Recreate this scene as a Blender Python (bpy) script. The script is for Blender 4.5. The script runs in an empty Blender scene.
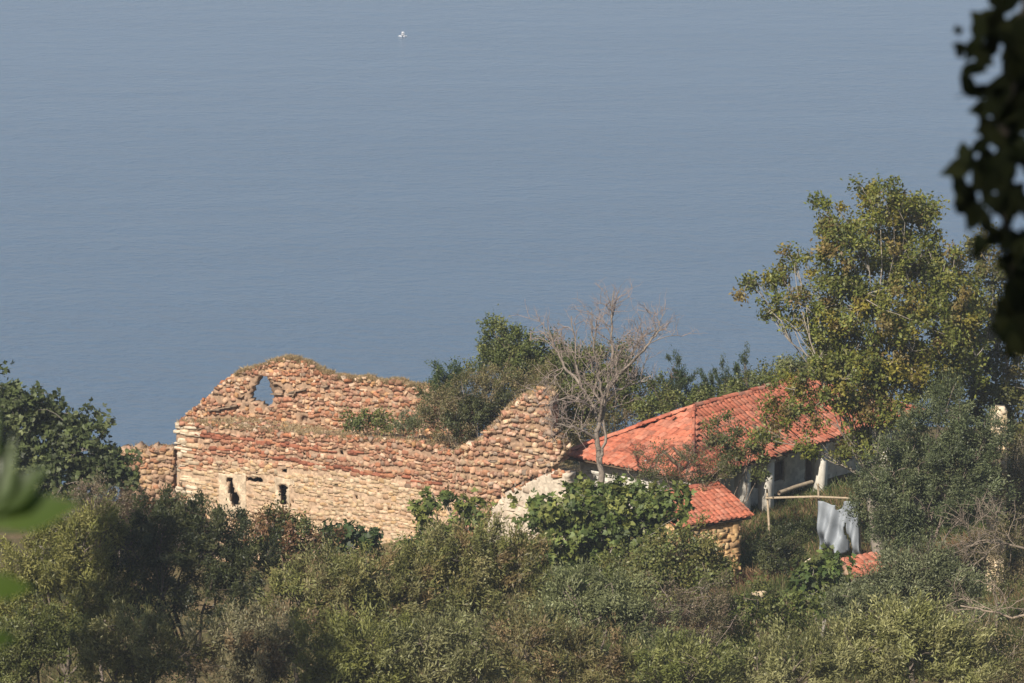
import bpy, math
import numpy as np
from mathutils import Vector

R = math.radians
rng = np.random.default_rng(11)
S = bpy.context.scene
C = S.collection

# ---------------------------------------------------------------- camera, sky, sun, exposure
HC = 150.0                       # camera height above the sea
PITCH = R(11.5)                  # looking down from the hillside
HF = R(14.0)
T7 = math.tan(HF / 2)
cam_d = bpy.data.cameras.new('camera')
cam = bpy.data.objects.new('camera', cam_d)
C.objects.link(cam)
cam.location = (0, 0, HC)
cam.rotation_euler = (R(90) - PITCH, 0, 0)
cam_d.sensor_width = 36.0
cam_d.angle = HF
cam_d.clip_start = 0.1
cam_d.clip_end = 20000
cam_d.dof.use_dof = True
cam_d.dof.focus_distance = 125.0
cam_d.dof.aperture_fstop = 7.5
S.camera = cam

SUN_EL = R(38)
SAZ = np.array([-0.45, -0.893]); SAZ /= np.linalg.norm(SAZ)     # towards the sun, in plan
w = bpy.data.worlds.new('World'); S.world = w; w.use_nodes = True
nt = w.node_tree
bg = nt.nodes['Background']
sky = nt.nodes.new('ShaderNodeTexSky')
sky.sky_type = 'NISHITA'; sky.sun_disc = False
sky.sun_elevation = SUN_EL
sky.sun_rotation = math.atan2(SAZ[0], SAZ[1])
sky.air_density = 1.2; sky.dust_density = 1.0; sky.ozone_density = 1.2
nt.links.new(sky.outputs[0], bg.inputs[0])
bg.inputs[1].default_value = 0.068
sun_d = bpy.data.lights.new('sun', 'SUN'); sun_d.energy = 5.0; sun_d.angle = R(0.5)
sun_d.color = (1.0, 0.91, 0.79)
sun = bpy.data.objects.new('sun', sun_d); C.objects.link(sun)
sdir = Vector((SAZ[0] * math.cos(SUN_EL), SAZ[1] * math.cos(SUN_EL), math.sin(SUN_EL)))
sun.rotation_euler = sdir.to_track_quat('Z', 'Y').to_euler()
sun.location = (-30, -40, 220)
S.view_settings.view_transform = 'Standard'
S.view_settings.look = 'None'
S.view_settings.exposure = 0.2
S.view_settings.gamma = 1.0
S.render.engine = 'CYCLES'
S.cycles.use_denoising = True
S.cycles.max_bounces = 6
S.cycles.diffuse_bounces = 3
S.cycles.transmission_bounces = 4
S.cycles.transparent_max_bounces = 8
S.cycles.volume_bounces = 1

# ---------------------------------------------------------------- helpers
def at(px, py, Y):
    """world point that lies at distance Y down the valley along the sight line of a picture point"""
    a = (px - 512) / 512 * T7
    b = -(py - 341.5) / 512 * T7
    f = np.array([0, math.cos(PITCH), -math.sin(PITCH)])
    u = np.array([0, math.sin(PITCH), math.cos(PITCH)])
    d = f + b * u + a * np.array([1.0, 0, 0])
    return np.array([0, 0, HC]) + d * (Y / d[1])

def smooth(a, b, x):
    t = np.clip((x - a) / (b - a), 0, 1)
    return t * t * (3 - 2 * t)

GY = np.array([-60, -30, 0, 30, 60, 90, 100, 108, 116, 124, 136, 142, 150, 165, 180, 300, 420, 520.])
GZ = np.array([163, 156, 148.3, 138.5, 129.8, 121.6, 119.9, 119.0, 118.3, 118.1, 118.1, 117.6, 115.0, 109, 103, 52, 0, -22.])
def ground(x, y):
    x = np.asarray(x, float); y = np.asarray(y, float)
    z = np.interp(y, GY, GZ)
    m = smooth(98, 114, y) * (1 - smooth(160, 220, y))
    z = z - 2.3 * (1 - smooth(-10, 1.5, x)) * m + 0.06 * np.clip(x - 6, 0, 40) * m
    z = z + 0.12 * np.sin(x * .9 + y * .37) + 0.1 * np.sin(x * .31 - y * .71 + 1.3)
    return z

def nrm(v):
    return v / np.maximum(np.linalg.norm(v, axis=-1, keepdims=True), 1e-9)

class MB:
    """collects quads with a colour each and links them as one mesh object"""
    def __init__(self):
        self.v = []; self.f = []; self.c = []; self.n = 0
    def add(self, V, F, col):
        V = np.asarray(V, np.float32).reshape(-1, 3); F = np.asarray(F, np.int32).reshape(-1, 4)
        col = np.asarray(col, np.float32)
        if col.ndim == 1: col = np.tile(col, (len(F), 1))
        self.v.append(V); self.f.append(F + self.n); self.c.append(col[:, :3]); self.n += len(V)
    def tube(self, pts, rad, col, sides=5, wob=0.0):
        pts = np.asarray(pts, float); k = len(pts)
        rad = np.broadcast_to(np.asarray(rad, float), (k,))
        t = nrm(np.gradient(pts, axis=0))
        ref = np.array([0, 0, 1.0]) if abs(t[:, 2].mean()) < .8 else np.array([1.0, 0, 0])
        a = nrm(np.cross(t, ref)); b = np.cross(t, a)
        th = np.arange(sides) / sides * 2 * np.pi
        V = pts[:, None] + rad[:, None, None] * (np.cos(th)[None, :, None] * a[:, None] + np.sin(th)[None, :, None] * b[:, None])
        if wob: V = V + rng.normal(0, wob, V.shape) * rad[:, None, None]
        i = np.arange(k - 1)[:, None] * sides; j = np.arange(sides)[None]; j2 = (j + 1) % sides
        F = np.stack([i + j, i + j2, i + sides + j2, i + sides + j], -1).reshape(-1, 4)
        self.add(V, F, col)
        if rad[0] > .03 and sides == 4:
            self.f.append(np.array([[0, 1, 2, 3]]) + self.n - k * 4); self.c.append(np.asarray(col, np.float32)[None, :3])
            self.f.append(np.array([[3, 2, 1, 0]]) + self.n - 4); self.c.append(np.asarray(col, np.float32)[None, :3])
    def box(self, c, ax, ay, az, col, jit=0.0):
        """centre c and three half-axis vectors"""
        s = np.array([[-1,-1,-1],[1,-1,-1],[1,1,-1],[-1,1,-1],[-1,-1,1],[1,-1,1],[1,1,1],[-1,1,1]], float)
        V = np.asarray(c) + s[:, :1] * ax + s[:, 1:2] * ay + s[:, 2:] * az
        if jit: V = V + rng.normal(0, jit, V.shape)
        self.add(V, [[0,3,2,1],[4,5,6,7],[0,1,5,4],[1,2,6,5],[2,3,7,6],[3,0,4,7]], col)
    def build(self, name, mat, parent=None, smoothf=False):
        me = bpy.data.meshes.new(name)
        V = np.concatenate(self.v); F = np.concatenate(self.f); c = np.concatenate(self.c)
        me.vertices.add(len(V)); me.vertices.foreach_set('co', V.ravel())
        me.loops.add(F.size); me.loops.foreach_set('vertex_index', F.ravel().astype(np.int32))
        me.polygons.add(len(F))
        me.polygons.foreach_set('loop_start', np.arange(0, F.size, 4, dtype=np.int32))
        me.update(calc_edges=True)
        if smoothf: me.polygons.foreach_set('use_smooth', np.ones(len(F), bool))
        at_ = me.attributes.new('tint', 'FLOAT_COLOR', 'FACE')
        at_.data.foreach_set('color', np.concatenate([c, np.ones((len(c), 1), np.float32)], 1).ravel().astype(np.float32))
        me.materials.append(mat)
        o = bpy.data.objects.new(name, me); C.objects.link(o)
        if parent is not None:
            o.parent = parent
            o.matrix_parent_inverse = parent.matrix_basis.inverted()
        return o

def tag(o, label=None, cat=None, group=None, kind=None):
    if label: o['label'] = label
    if cat: o['category'] = cat
    if group: o['group'] = group
    if kind: o['kind'] = kind
    return o

def thing(name, label, cat, loc, group=None):
    o = bpy.data.objects.new(name, None); C.objects.link(o)
    o.location = Vector([float(q) for q in loc]); o.empty_display_size = .3
    return tag(o, label, cat, group)

# ---------------------------------------------------------------- materials
def mat(name):
    m = bpy.data.materials.new(name); m.use_nodes = True
    t = m.node_tree; t.nodes.clear()
    return m, t, t.nodes.new, t.links.new

def m_leaf(name, trans=.3, gloss=.05, rough=.42):
    m, t, N, L = mat(name)
    out = N('ShaderNodeOutputMaterial'); a = N('ShaderNodeAttribute'); a.attribute_name = 'tint'
    d = N('ShaderNodeBsdfDiffuse'); tr = N('ShaderNodeBsdfTranslucent'); g = N('ShaderNodeBsdfGlossy')
    g.inputs['Roughness'].default_value = rough
    hs = N('ShaderNodeHueSaturation'); hs.inputs['Saturation'].default_value = 1.2; hs.inputs['Value'].default_value = 1.15
    L(a.outputs['Color'], d.inputs[0]); L(a.outputs['Color'], hs.inputs['Color']); L(hs.outputs[0], tr.inputs[0])
    m1 = N('ShaderNodeMixShader'); m1.inputs[0].default_value = trans
    L(d.outputs[0], m1.inputs[1]); L(tr.outputs[0], m1.inputs[2])
    m2 = N('ShaderNodeMixShader'); m2.inputs[0].default_value = gloss
    L(m1.outputs[0], m2.inputs[1]); L(g.outputs[0], m2.inputs[2]); L(m2.outputs[0], out.inputs[0])
    return m

def m_tint(name, rough=.9, nscale=6.0, namp=.35, bump=.25, bscale=18., spec=.2, bdist=.02):
    """base colour from the face tint, broken up by noise, with a noise bump"""
    m, t, N, L = mat(name)
    out = N('ShaderNodeOutputMaterial'); p = N('ShaderNodeBsdfPrincipled')
    p.inputs['Roughness'].default_value = rough; p.inputs['Specular IOR Level'].default_value = spec
    a = N('ShaderNodeAttribute'); a.attribute_name = 'tint'
    tc = N('ShaderNodeTexCoord')
    n1 = N('ShaderNodeTexNoise'); n1.inputs['Scale'].default_value = nscale; n1.inputs['Detail'].default_value = 5
    L(tc.outputs['Object'], n1.inputs['Vector'])
    mr = N('ShaderNodeMapRange'); mr.inputs[1].default_value = .25; mr.inputs[2].default_value = .75
    mr.inputs[3].default_value = 1 - namp; mr.inputs[4].default_value = 1 + namp
    L(n1.outputs['Fac'], mr.inputs[0])
    mx = N('ShaderNodeVectorMath'); mx.operation = 'SCALE'
    L(a.outputs['Color'], mx.inputs[0]); L(mr.outputs[0], mx.inputs['Scale'])
    L(mx.outputs[0], p.inputs['Base Color'])
    n2 = N('ShaderNodeTexNoise'); n2.inputs['Scale'].default_value = bscale; n2.inputs['Detail'].default_value = 4
    L(tc.outputs['Object'], n2.inputs['Vector'])
    b = N('ShaderNodeBump'); b.inputs['Strength'].default_value = bump; b.inputs['Distance'].default_value = bdist
    L(n2.outputs['Fac'], b.inputs['Height']); L(b.outputs[0], p.inputs['Normal'])
    L(p.outputs[0], out.inputs[0])
    return m

def m_ground():
    m, t, N, L = mat('soil_and_dry_grass')
    out = N('ShaderNodeOutputMaterial'); p = N('ShaderNodeBsdfPrincipled'); p.inputs['Roughness'].default_value = .95
    p.inputs['Specular IOR Level'].default_value = .1
    tc = N('ShaderNodeTexCoord')
    n1 = N('ShaderNodeTexNoise'); n1.inputs['Scale'].default_value = .45; n1.inputs['Detail'].default_value = 8; n1.inputs['Roughness'].default_value = .7
    n2 = N('ShaderNodeTexNoise'); n2.inputs['Scale'].default_value = 7; n2.inputs['Detail'].default_value = 6
    L(tc.outputs['Object'], n1.inputs['Vector']); L(tc.outputs['Object'], n2.inputs['Vector'])
    r1 = N('ShaderNodeValToRGB'); e = r1.color_ramp.elements
    e[0].position = .35; e[0].color = (.07, .075, .03, 1); e[1].position = .66; e[1].color = (.22, .15, .085, 1)
    x = e.new(.5); x.color = (.14, .115, .055, 1)
    L(n1.outputs['Fac'], r1.inputs[0])
    mr = N('ShaderNodeMapRange'); mr.inputs[3].default_value = .55; mr.inputs[4].default_value = 1.45
    L(n2.outputs['Fac'], mr.inputs[0])
    mx = N('ShaderNodeVectorMath'); mx.operation = 'SCALE'
    L(r1.outputs[0], mx.inputs[0]); L(mr.outputs[0], mx.inputs['Scale']); L(mx.outputs[0], p.inputs['Base Color'])
    b = N('ShaderNodeBump'); b.inputs['Strength'].default_value = .6; b.inputs['Distance'].default_value = .08
    L(n2.outputs['Fac'], b.inputs['Height']); L(b.outputs[0], p.inputs['Normal'])
    L(p.outputs[0], out.inputs[0])
    return m

def m_sea():
    m, t, N, L = mat('sea_water')
    out = N('ShaderNodeOutputMaterial'); p = N('ShaderNodeBsdfPrincipled')
    p.inputs['IOR'].default_value = 1.33
    p.inputs['Base Color'].default_value = (.058, .115, .19, 1)
    tc = N('ShaderNodeTexCoord')
    def noise(sx, sy, detail, rough=.55, rot=0):
        mp = N('ShaderNodeMapping'); mp.inputs['Scale'].default_value = (sx, sy, 1); mp.inputs['Rotation'].default_value = (0, 0, rot)
        n = N('ShaderNodeTexNoise'); n.inputs['Scale'].default_value = 1; n.inputs['Detail'].default_value = detail
        n.inputs['Roughness'].default_value = rough
        L(tc.outputs['Object'], mp.inputs[0]); L(mp.outputs[0], n.inputs['Vector'])
        return n.outputs['Fac']
    chop = noise(.34, .42, 4, .6, R(14))
    swell = noise(.07, .10, 3, .5, R(-9))
    slick = noise(.0028, .03, 5, .6, R(1.5))
    big = noise(.0011, .004, 2)
    ad = N('ShaderNodeMath'); ad.operation = 'MULTIPLY_ADD'; ad.inputs[1].default_value = 1.6
    L(swell, ad.inputs[0]); L(chop, ad.inputs[2])
    # slicks: calm streaks carry smaller waves
    st = N('ShaderNodeMapRange'); st.inputs[1].default_value = .42; st.inputs[2].default_value = .56
    st.inputs[3].default_value = .62; st.inputs[4].default_value = 1.0
    L(slick, st.inputs[0])
    b = N('ShaderNodeBump'); b.inputs['Distance'].default_value = 1.3
    L(ad.outputs[0], b.inputs['Height']); L(st.outputs[0], b.inputs['Strength'])
    L(b.outputs[0], p.inputs['Normal'])
    rr = N('ShaderNodeMapRange'); rr.inputs[3].default_value = .14; rr.inputs[4].default_value = .24
    L(big, rr.inputs[0]); L(rr.outputs[0], p.inputs['Roughness'])
    L(p.outputs[0], out.inputs[0])
    return m

LEAF = m_leaf('leaf', .32, .03, .5)
LEAF_GLOSSY = m_leaf('waxy_leaf', .28, .03, .55)
LEAF_NEAR = m_leaf('near_leaf', .4, .05, .4)
DRYM = m_leaf('dry_grass', .3, .02, .6)
BARK = m_tint('bark', .95, 14, .35, .5, 30)
STONE = m_tint('stone', .95, 9, .28, .5, 26, .1, .012)
PLASTER = m_tint('limewash', .92, 3.0, .22, .35, 14, .15, .008)
TILE = m_tint('clay_tile', .85, 8, .30, .3, 30, .2, .01)
WOOD = m_tint('weathered_wood', .9, 12, .3, .4, 30)
DARK = m_tint('dark_wood', .9, 10, .3, .3, 20)
CLOTH = m_tint('tarpaulin', .55, 5, .12, .15, 10, .4)
PAINT = m_tint('boat_paint', .35, 3, .08, .03, 10, .5)

# ---------------------------------------------------------------- the setting: hillside, sea, haze
def sheet(name, xs, ys, zf, material):
    X, Y = np.meshgrid(xs, ys); Z = zf(X, Y)
    V = np.stack([X, Y, Z], -1).reshape(-1, 3)
    nx = len(xs); i = np.arange(len(ys) - 1)[:, None] * nx + np.arange(nx - 1)[None]
    F = np.stack([i, i + 1, i + nx + 1, i + nx], -1).reshape(-1, 4)
    m = MB(); m.add(V, F, (.1, .1, .1))
    return m.build(name, material, None, True)

xs = np.unique(np.concatenate([np.linspace(-420, -40, 20), np.linspace(-40, 40, 161), np.linspace(40, 420, 20)]))
ys = np.unique(np.concatenate([np.linspace(-60, 90, 40), np.linspace(90, 165, 151), np.linspace(165, 520, 40)]))
tag(sheet('hillside', xs, ys, ground, m_ground()), kind='structure')
seam = MB()
seam.add([[-4000, 100, 0], [4000, 100, 0], [4000, 6500, 0], [-4000, 6500, 0]], [[0, 1, 2, 3]], (.1, .1, .1))
tag(seam.build('sea', m_sea()), kind='structure')

def haze():
    x0, x1, y0, y1, z0, z1 = -4100, 4100, -90, 6600, -24.0, 172.0
    m = MB(); m.box(((x0+x1)/2, (y0+y1)/2, (z0+z1)/2), np.array([(x1-x0)/2, 0, 0]), np.array([0, (y1-y0)/2, 0]), np.array([0, 0, (z1-z0)/2]), (1, 1, 1))
    mm, t, N, L = mat('haze')
    out = N('ShaderNodeOutputMaterial'); v = N('ShaderNodeVolumePrincipled')
    v.inputs['Color'].default_value = (.72, .83, 1.0, 1); v.inputs['Density'].default_value = HAZE
    v.inputs['Anisotropy'].default_value = .0
    L(v.outputs[0], out.inputs['Volume'])
    tag(m.build('haze', mm), kind='stuff')
HAZE = 0.00033
haze()

# ---------------------------------------------------------------- masonry
def in_poly(P, poly):
    x, y = P[..., 0], P[..., 1]; r = np.zeros(x.shape, bool)
    poly = np.asarray(poly, float); n = len(poly)
    for i in range(n):
        x0, y0 = poly[i]; x1, y1 = poly[(i + 1) % n]
        c = ((y0 > y) != (y1 > y)) & (x < (x1 - x0) * (y - y0) / (y1 - y0 + 1e-12) + x0)
        r ^= c
    return r

class Wall:
    """a masonry wall in a vertical plane: origin O, direction u in plan; pixel outlines are turned into its own metres"""
    def __init__(s, O, u, thick):
        s.O = np.asarray(O, float); s.u = np.array([u[0], u[1], 0.]) / np.hypot(*u); s.n = np.array([s.u[1], -s.u[0], 0.]); s.t = thick; s.rec = .016
    def uv(s, px, py):
        d = at(px, py, 100.) - np.array([0, 0, HC]); cam0 = np.array([0, 0, HC])
        k = np.dot(s.O - cam0, s.n) / np.dot(d, s.n)
        p = cam0 + d * k - s.O
        return np.array([np.dot(p, s.u), p[2]])
    def uvs(s, pts): return np.array([s.uv(*p) for p in pts])
    def pt(s, U, V, D): # D: out of the face
        U, V, D = np.broadcast_arrays(U, V, D)
        return s.O + U[..., None] * s.u + V[..., None] * np.array([0, 0, 1.]) + D[..., None] * s.n
    def core(s, mb, poly, holes=(), col=(.40, .30, .2), cell=.11, jit=.035):
        poly = np.asarray(poly); lo = poly.min(0); hi = poly.max(0)
        nu = int((hi[0]-lo[0]) / cell) + 2; nv = int((hi[1]-lo[1]) / cell) + 2
        U, V = np.meshgrid(lo[0] + np.arange(nu + 1) * cell, lo[1] + np.arange(nv + 1) * cell, indexing='ij')
        mid = np.stack([U[:-1, :-1] + cell/2, V[:-1, :-1] + cell/2], -1)
        M = in_poly(mid, poly)
        for h in holes: M &= ~in_poly(mid, h)
        Uj = U + rng.normal(0, jit, U.shape); Vj = V + rng.normal(0, jit, U.shape)
        f = s.pt(Uj, Vj, -(s.rec(U, V) if callable(s.rec) else s.rec) + rng.normal(0, .008, U.shape)); b = s.pt(Uj, Vj, -s.t + rng.normal(0, .02, U.shape))
        idx = np.arange(U.size).reshape(U.shape); nV = U.size
        V3 = np.concatenate([f.reshape(-1, 3), b.reshape(-1, 3)])
        F = []
        i, j = np.nonzero(M)
        a, bq, c, d = idx[i, j], idx[i+1, j], idx[i+1, j+1], idx[i, j+1]
        F.append(np.stack([a, bq, c, d], 1)); F.append(np.stack([a, d, c, bq], 1) + nV)
        Mp = np.pad(M, 1)
        for di, dj, e0, e1 in ((1, 0, bq, c), (-1, 0, d, a), (0, 1, c, d), (0, -1, a, bq)):
            k = ~Mp[i + 1 + di, j + 1 + dj]
            F.append(np.stack([e0[k], e0[k] + nV, e1[k] + nV, e1[k]], 1))
        F = np.concatenate(F)
        if callable(col):
            fc = V3[F].mean(1) - s.O; base = np.array([col(a_, b_) for a_, b_ in zip(fc @ s.u, fc[:, 2])])
        else: base = np.array(col)
        cc = base * rng.uniform(.8, 1.15, (len(F), 1))
        mb.add(V3, F, cc)
        s.mask = (lo, cell, M)
    def stones(s, mb, poly, zone, holes=(), v0=None, back=False):
        """zone(u, v) -> dict(h, w, out, gap, pal, band)"""
        poly = np.asarray(poly); lo = poly.min(0); hi = poly.max(0)
        v = lo[1] - .1 if v0 is None else v0
        while v < hi[1] + .1:
            zr = zone(.5 * (lo[0] + hi[0]), v)
            h = zr['h'] * rng.uniform(.7, 1.35)
            u = lo[0] - rng.uniform(0, .3); ph = rng.uniform(0, 6)
            while u < hi[0] + .1:
                vv = v + .07 * np.sin(u * .9 + ph) + .04 * np.sin(u * 2.7 + ph * 2) + rng.normal(0, .028)
                z = zone(u, vv + h / 2)
                wd = z['w'] * rng.uniform(.55, 1.7); hh = h * (rng.uniform(.92, 1.3) if rng.random() < .75 else rng.uniform(.5, .85))
                c = np.array([u + wd / 2, vv + hh / 2]); full = wd
                for sd in (-1, 1):
                    if not in_poly(c + np.array([sd * wd * .5, 0]), poly) and in_poly(c - np.array([sd * wd * .25, 0]), poly):
                        wd *= .55; c = c - np.array([sd * wd * .42, 0])
                if in_poly(c, poly) and not any(in_poly(c + d, hl) for hl in holes for d in np.array([[0, 0], [.5, 0], [-.5, 0], [0, .5], [0, -.5], [.45, .45], [-.45, .45], [.45, -.45], [-.45, -.45]]) * [wd, hh]):
                    if rng.random() < z.get('fill', .95): s.stone(mb, c, wd, hh, z)
                u += full
            v += h
    def stone(s, mb, c, wd, hh, z):
        g = z['gap'] * .25; W = max(wd / 2 - g, .02); H = max(hh / 2 - g, .015)
        o = max(z['out'] * rng.uniform(-.1, 1.5), .003)
        q = np.array([[-.78, -1], [.74, -1.], [1, -.6], [.97, .7], [.7, 1], [-.74, .97], [-1, .62], [-.97, -.7]], float) * [[1.06, 1]]
        q = np.clip(q, -1.05, 1.05); q = np.roll(q, 1, 0)
        a = rng.normal(0, z.get('rot', .05)); rot = np.array([[math.cos(a), -math.sin(a)], [math.sin(a), math.cos(a)]])
        outer = (q * [W, H] + rng.normal(0, 1, (8, 2)) * [W * .15, H * .17]) @ rot.T
        inner = outer * rng.uniform(.88, .97) + rng.normal(0, .006, (8, 2))
        tilt = rng.normal(0, .18 * o + .002, 2)
        D = np.concatenate([np.full(8, -.09), np.full(8, o) + inner[:, 0] / W * tilt[0] + inner[:, 1] / H * tilt[1]])
        P = np.concatenate([outer, inner]) + c
        col = np.array(z['pal'][rng.integers(len(z['pal']))]); vr = z.get('var', .24); col = (col * .8 + np.mean(z['pal'], 0) * .2) * rng.uniform(1 - vr, 1 + vr * .9)
        i = np.arange(8); j = (i + 1) % 8
        F = np.concatenate([np.stack([i, j, j + 8, i + 8], 1), [[8, 9, 10, 11], [8, 11, 12, 15], [12, 13, 14, 15]]])
        mb.add(s.pt(P[:, 0], P[:, 1], D), F, col)
    def cap(s, mb, poly, pal, n, size=.06):
        """loose stones lying along the ragged top"""
        lo, cell, M = s.mask
        top = np.where(M.any(1), M.shape[1] - 1 - np.argmax(M[:, ::-1], 1), -1)
        ok = np.nonzero(top >= 0)[0]
        for k in range(n):
            i = ok[rng.integers(len(ok))]
            p = s.pt(lo[0] + (i + rng.random()) * cell, lo[1] + (top[i] + 1) * cell + rng.uniform(-.09, .01), -rng.random() * s.t)
            rock(mb, p, size * rng.uniform(.5, 1.5), np.array(pal[rng.integers(len(pal))]) * rng.uniform(.8, 1.2))

def rock(mb, c, r, col, flat=.7):
    a = nrm(rng.normal(0, 1, 3) * [1, 1, .3]); b = nrm(np.cross(a, [0, 0, 1.]) + rng.normal(0, .2, 3)); d = np.cross(a, b)
    mb.box(c, a * r * rng.uniform(.8, 1.4), b * r * rng.uniform(.6, 1.1), d * r * flat * rng.uniform(.7, 1.2), col, r * .16)

CREAM = (.62, .49, .34); OCHRE = (.56, .36, .18); BUFF = (.56, .41, .26); RED = (.33, .125, .075); RUST = (.42, .20, .11)
GREYB = (.33, .27, .21); PALE = (.68, .57, .43); BROWN = (.27, .17, .11); PINK = (.5, .33, .24)
RUBBLE_ = [CREAM, BUFF, (.38,.19,.12), RUST, GREYB, (.45,.27,.17), BROWN, PINK, PALE, BUFF, PINK, (.48,.33,.23), CREAM, (.40,.26,.18)]
SMOOTHP = [CREAM, (.58,.41,.24), OCHRE, BUFF, (.6,.45,.29), CREAM, (.56,.39,.27), (.48,.3,.18), (.6, .44, .27), (.62,.46,.31)]
RUBBLE = [tuple(q * k for q, k in zip(c, (.88, .76, .72))) for c in RUBBLE_] + [(.38, .17, .105), (.42, .21, .135), (.34, .16, .10)]
UPPER_ = [CREAM, BUFF, GREYB, RUST, PINK, BUFF, OCHRE, BROWN, PALE, RUST]
UPPER = [tuple(q * k for q, k in zip(c, (.92, .82, .78))) for c in UPPER_] + [(.42, .21, .135), (.38, .2, .13)]

# ---- the roofless stone building
FA = at(177, 425, 133.0); FU = np.array([.883, -.47])
ruin = thing('ruined_building', 'roofless ruin of red brown rubble stone with jagged hole high in its rear wall', 'ruin', (FA[0], FA[1], 115.5))
FW = Wall(FA, FU, .22)
front_px = [(176.5, 424), (188, 421), (200, 424), (222, 426), (240, 428), (262, 431), (280, 434), (305, 434), (330, 437), (352, 437), (380, 440), (402, 440), (420, 444), (438, 448), (455, 453), (470, 456), (486, 462), (488, 580), (176.5, 580)]
fp = FW.uvs(front_px); fp[-2:, 1] = -4.6; fp[-2, 0] = fp[-3, 0]
lowline = np.array([(176, 470), (250, 462), (330, 468), (380, 476), (415, 486), (450, 498), (486, 505)], float)
ll = FW.uvs(lowline); courses = [FW.uvs([(178, 441), (400, 478)]), FW.uvs([(178, 431), (300, 447)])]
nich = [FW.uvs([(226, 478), (232.5, 478), (234, 489), (239, 496), (240, 506), (231, 506), (228, 492)]),
        FW.uvs([(278, 484.5), (288.5, 486), (287, 491), (286, 494), (286.5, 505), (280, 505), (279.6, 493), (278, 490)]),
        FW.uvs([(246, 476.5), (262.5, 478), (262.5, 482), (251, 483), (246, 480)]),
        FW.uvs([(281.5, 469), (286, 468.5), (287.5, 472), (284, 474.5), (281, 473)])]
putlog = [(267, 501.5), (292.5, 501.5), (315.5, 505), (272, 447.5), (201, 439.5), (340, 452), (226, 458), (372, 503), (356, 497)]
for q in putlog:
    c = FW.uv(*q); nich.append(c + np.array([[-.055, -.05], [.055, -.05], [.06, .05], [-.05, .055]]) * rng.uniform(.8, 1.3))
surr = [FW.uvs([(219, 474), (246, 474), (246, 510), (241, 512), (219, 512)]), FW.uvs([(275, 477.5), (294, 479), (294, 486), (289, 486), (289, 512), (275, 512)])]
def zone_front(u, v):
    for s_ in surr:
        if in_poly(np.array([u + .1, v]), s_): return dict(h=.2, w=.3, out=.004, gap=.006, pal=[CREAM], rot=.01, fill=0)
    if u < .55: return dict(h=.17, w=.36, out=.014, gap=.012, pal=[PALE, CREAM, (.7, .6, .46), BUFF, RUST], rot=.015)
    lim = np.interp(u, ll[:, 0], ll[:, 1])
    for c in courses:
        cv = np.interp(u, c[:, 0], c[:, 1])
        if abs(v - cv) < .075 and c[0, 0] - .2 < u < c[1, 0] + 2: return dict(h=.1, w=.24, out=.016, gap=.012, pal=[RED, RED, (.28, .11, .07), RUST], rot=.02)
    if v < lim - .12: return dict(h=.12, w=.18, out=.004, gap=.008, pal=[tuple(q * .93 for q in c) for c in SMOOTHP], rot=.08, fill=.975, var=.15)
    if v < lim + .12: return dict(h=.12, w=.17, out=.012, gap=.02, pal=SMOOTHP + RUBBLE, rot=.15)
    return dict(h=.115, w=.15, out=.014, gap=.03, pal=RUBBLE, rot=.28, fill=.95, var=.3)
FW.rec = lambda U, V: np.where(V < np.interp(U, ll[:, 0], ll[:, 1]), .014, .05)
m = MB(); FW.core(m, fp, nich, lambda u, v: (.53, .38, .26) if v < np.interp(u, ll[:, 0], ll[:, 1]) + .12 * math.sin(u * 3) + .2 * rng.normal() else (.40, .27, .185), .07, .02); FW.stones(m, fp, zone_front, nich); FW.cap(m, fp, UPPER, 260)
fw_o = m.build('front_wall', STONE, ruin)
SU = Wall(FA + FW.n * .022, FU, .09)
for sp_, k in ((surr[0], 0), (surr[1], 1)):
    mm = MB(); SU.core(mm, sp_, [nich[k]], lambda u, v: np.array((.60, .475, .34)) * (1 + .12 * math.sin(u * 9 + v * 7)), .05, .012); mm.build('window_surround', PLASTER, ruin)
# left return wall
LW = Wall(FA + np.array([.0, .0, 0]) - FW.n * 3.6, (-FW.n[0] * -1, FW.n[1]), .7)
lp = np.array([[0, -4.6], [2.82, -4.6], [2.82, -.25], [2.0, -.55], [1.1, -.7], [0, -.7]])
m = MB(); LW.core(m, lp, (), (.45, .33, .22)); LW.stones(m, lp, lambda u, v: dict(h=.17, w=.3, out=.04, gap=.012, pal=RUBBLE, rot=.06)); LW.cap(m, lp, UPPER, 30)
m.build('side_wall', STONE, ruin)
# rear wall with the hole
BW = Wall(FA - FW.n * 3.6, FU, .36); BW.rec = .055
back_px = [(181, 419), (190, 411), (200, 403), (212, 393), (222, 382), (232, 376), (240, 371.5), (252, 369), (262, 367), (272, 362), (285, 358.5), (296, 360.5), (306, 364), (318, 371), (333, 377), (350, 379.5), (366, 379), (380, 382), (395, 382), (410, 385), (430, 387), (448, 392), (470, 402), (470, 470), (181, 470)]
bp = BW.uvs(back_px); bp[-2:, 1] = -4.; bp[-2, 0] = bp[-3, 0]
hole = BW.uvs([(257, 377.5), (262, 376), (268, 380), (273, 386), (273, 397), (270.5, 404), (264, 408), (257, 403), (250, 402), (248, 397), (250, 391), (253, 384)])
dents = [BW.uvs([(236, 400), (239, 397), (243, 397), (245, 401), (240, 403)]), BW.uvs([(271, 385), (279, 388), (286, 390), (283, 394), (273, 392)]), BW.uvs([(298, 417), (309, 416), (306, 420), (300, 424)])]
def zone_back(u, v):
    return dict(h=.115, w=.145, out=.016, gap=.03, pal=UPPER if np.sin(u * 2.1 + v * 3) > -.2 else RUBBLE, rot=.3, fill=.94, var=.3)
m = MB(); BW.core(m, bp, [hole] + dents, (.38, .26, .175), .09, .028); BW.stones(m, bp, zone_back, [hole] + dents); BW.cap(m, bp, UPPER, 220)
m.build('rear_wall', STONE, ruin)
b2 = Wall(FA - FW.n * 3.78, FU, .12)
mm = MB()
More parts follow.
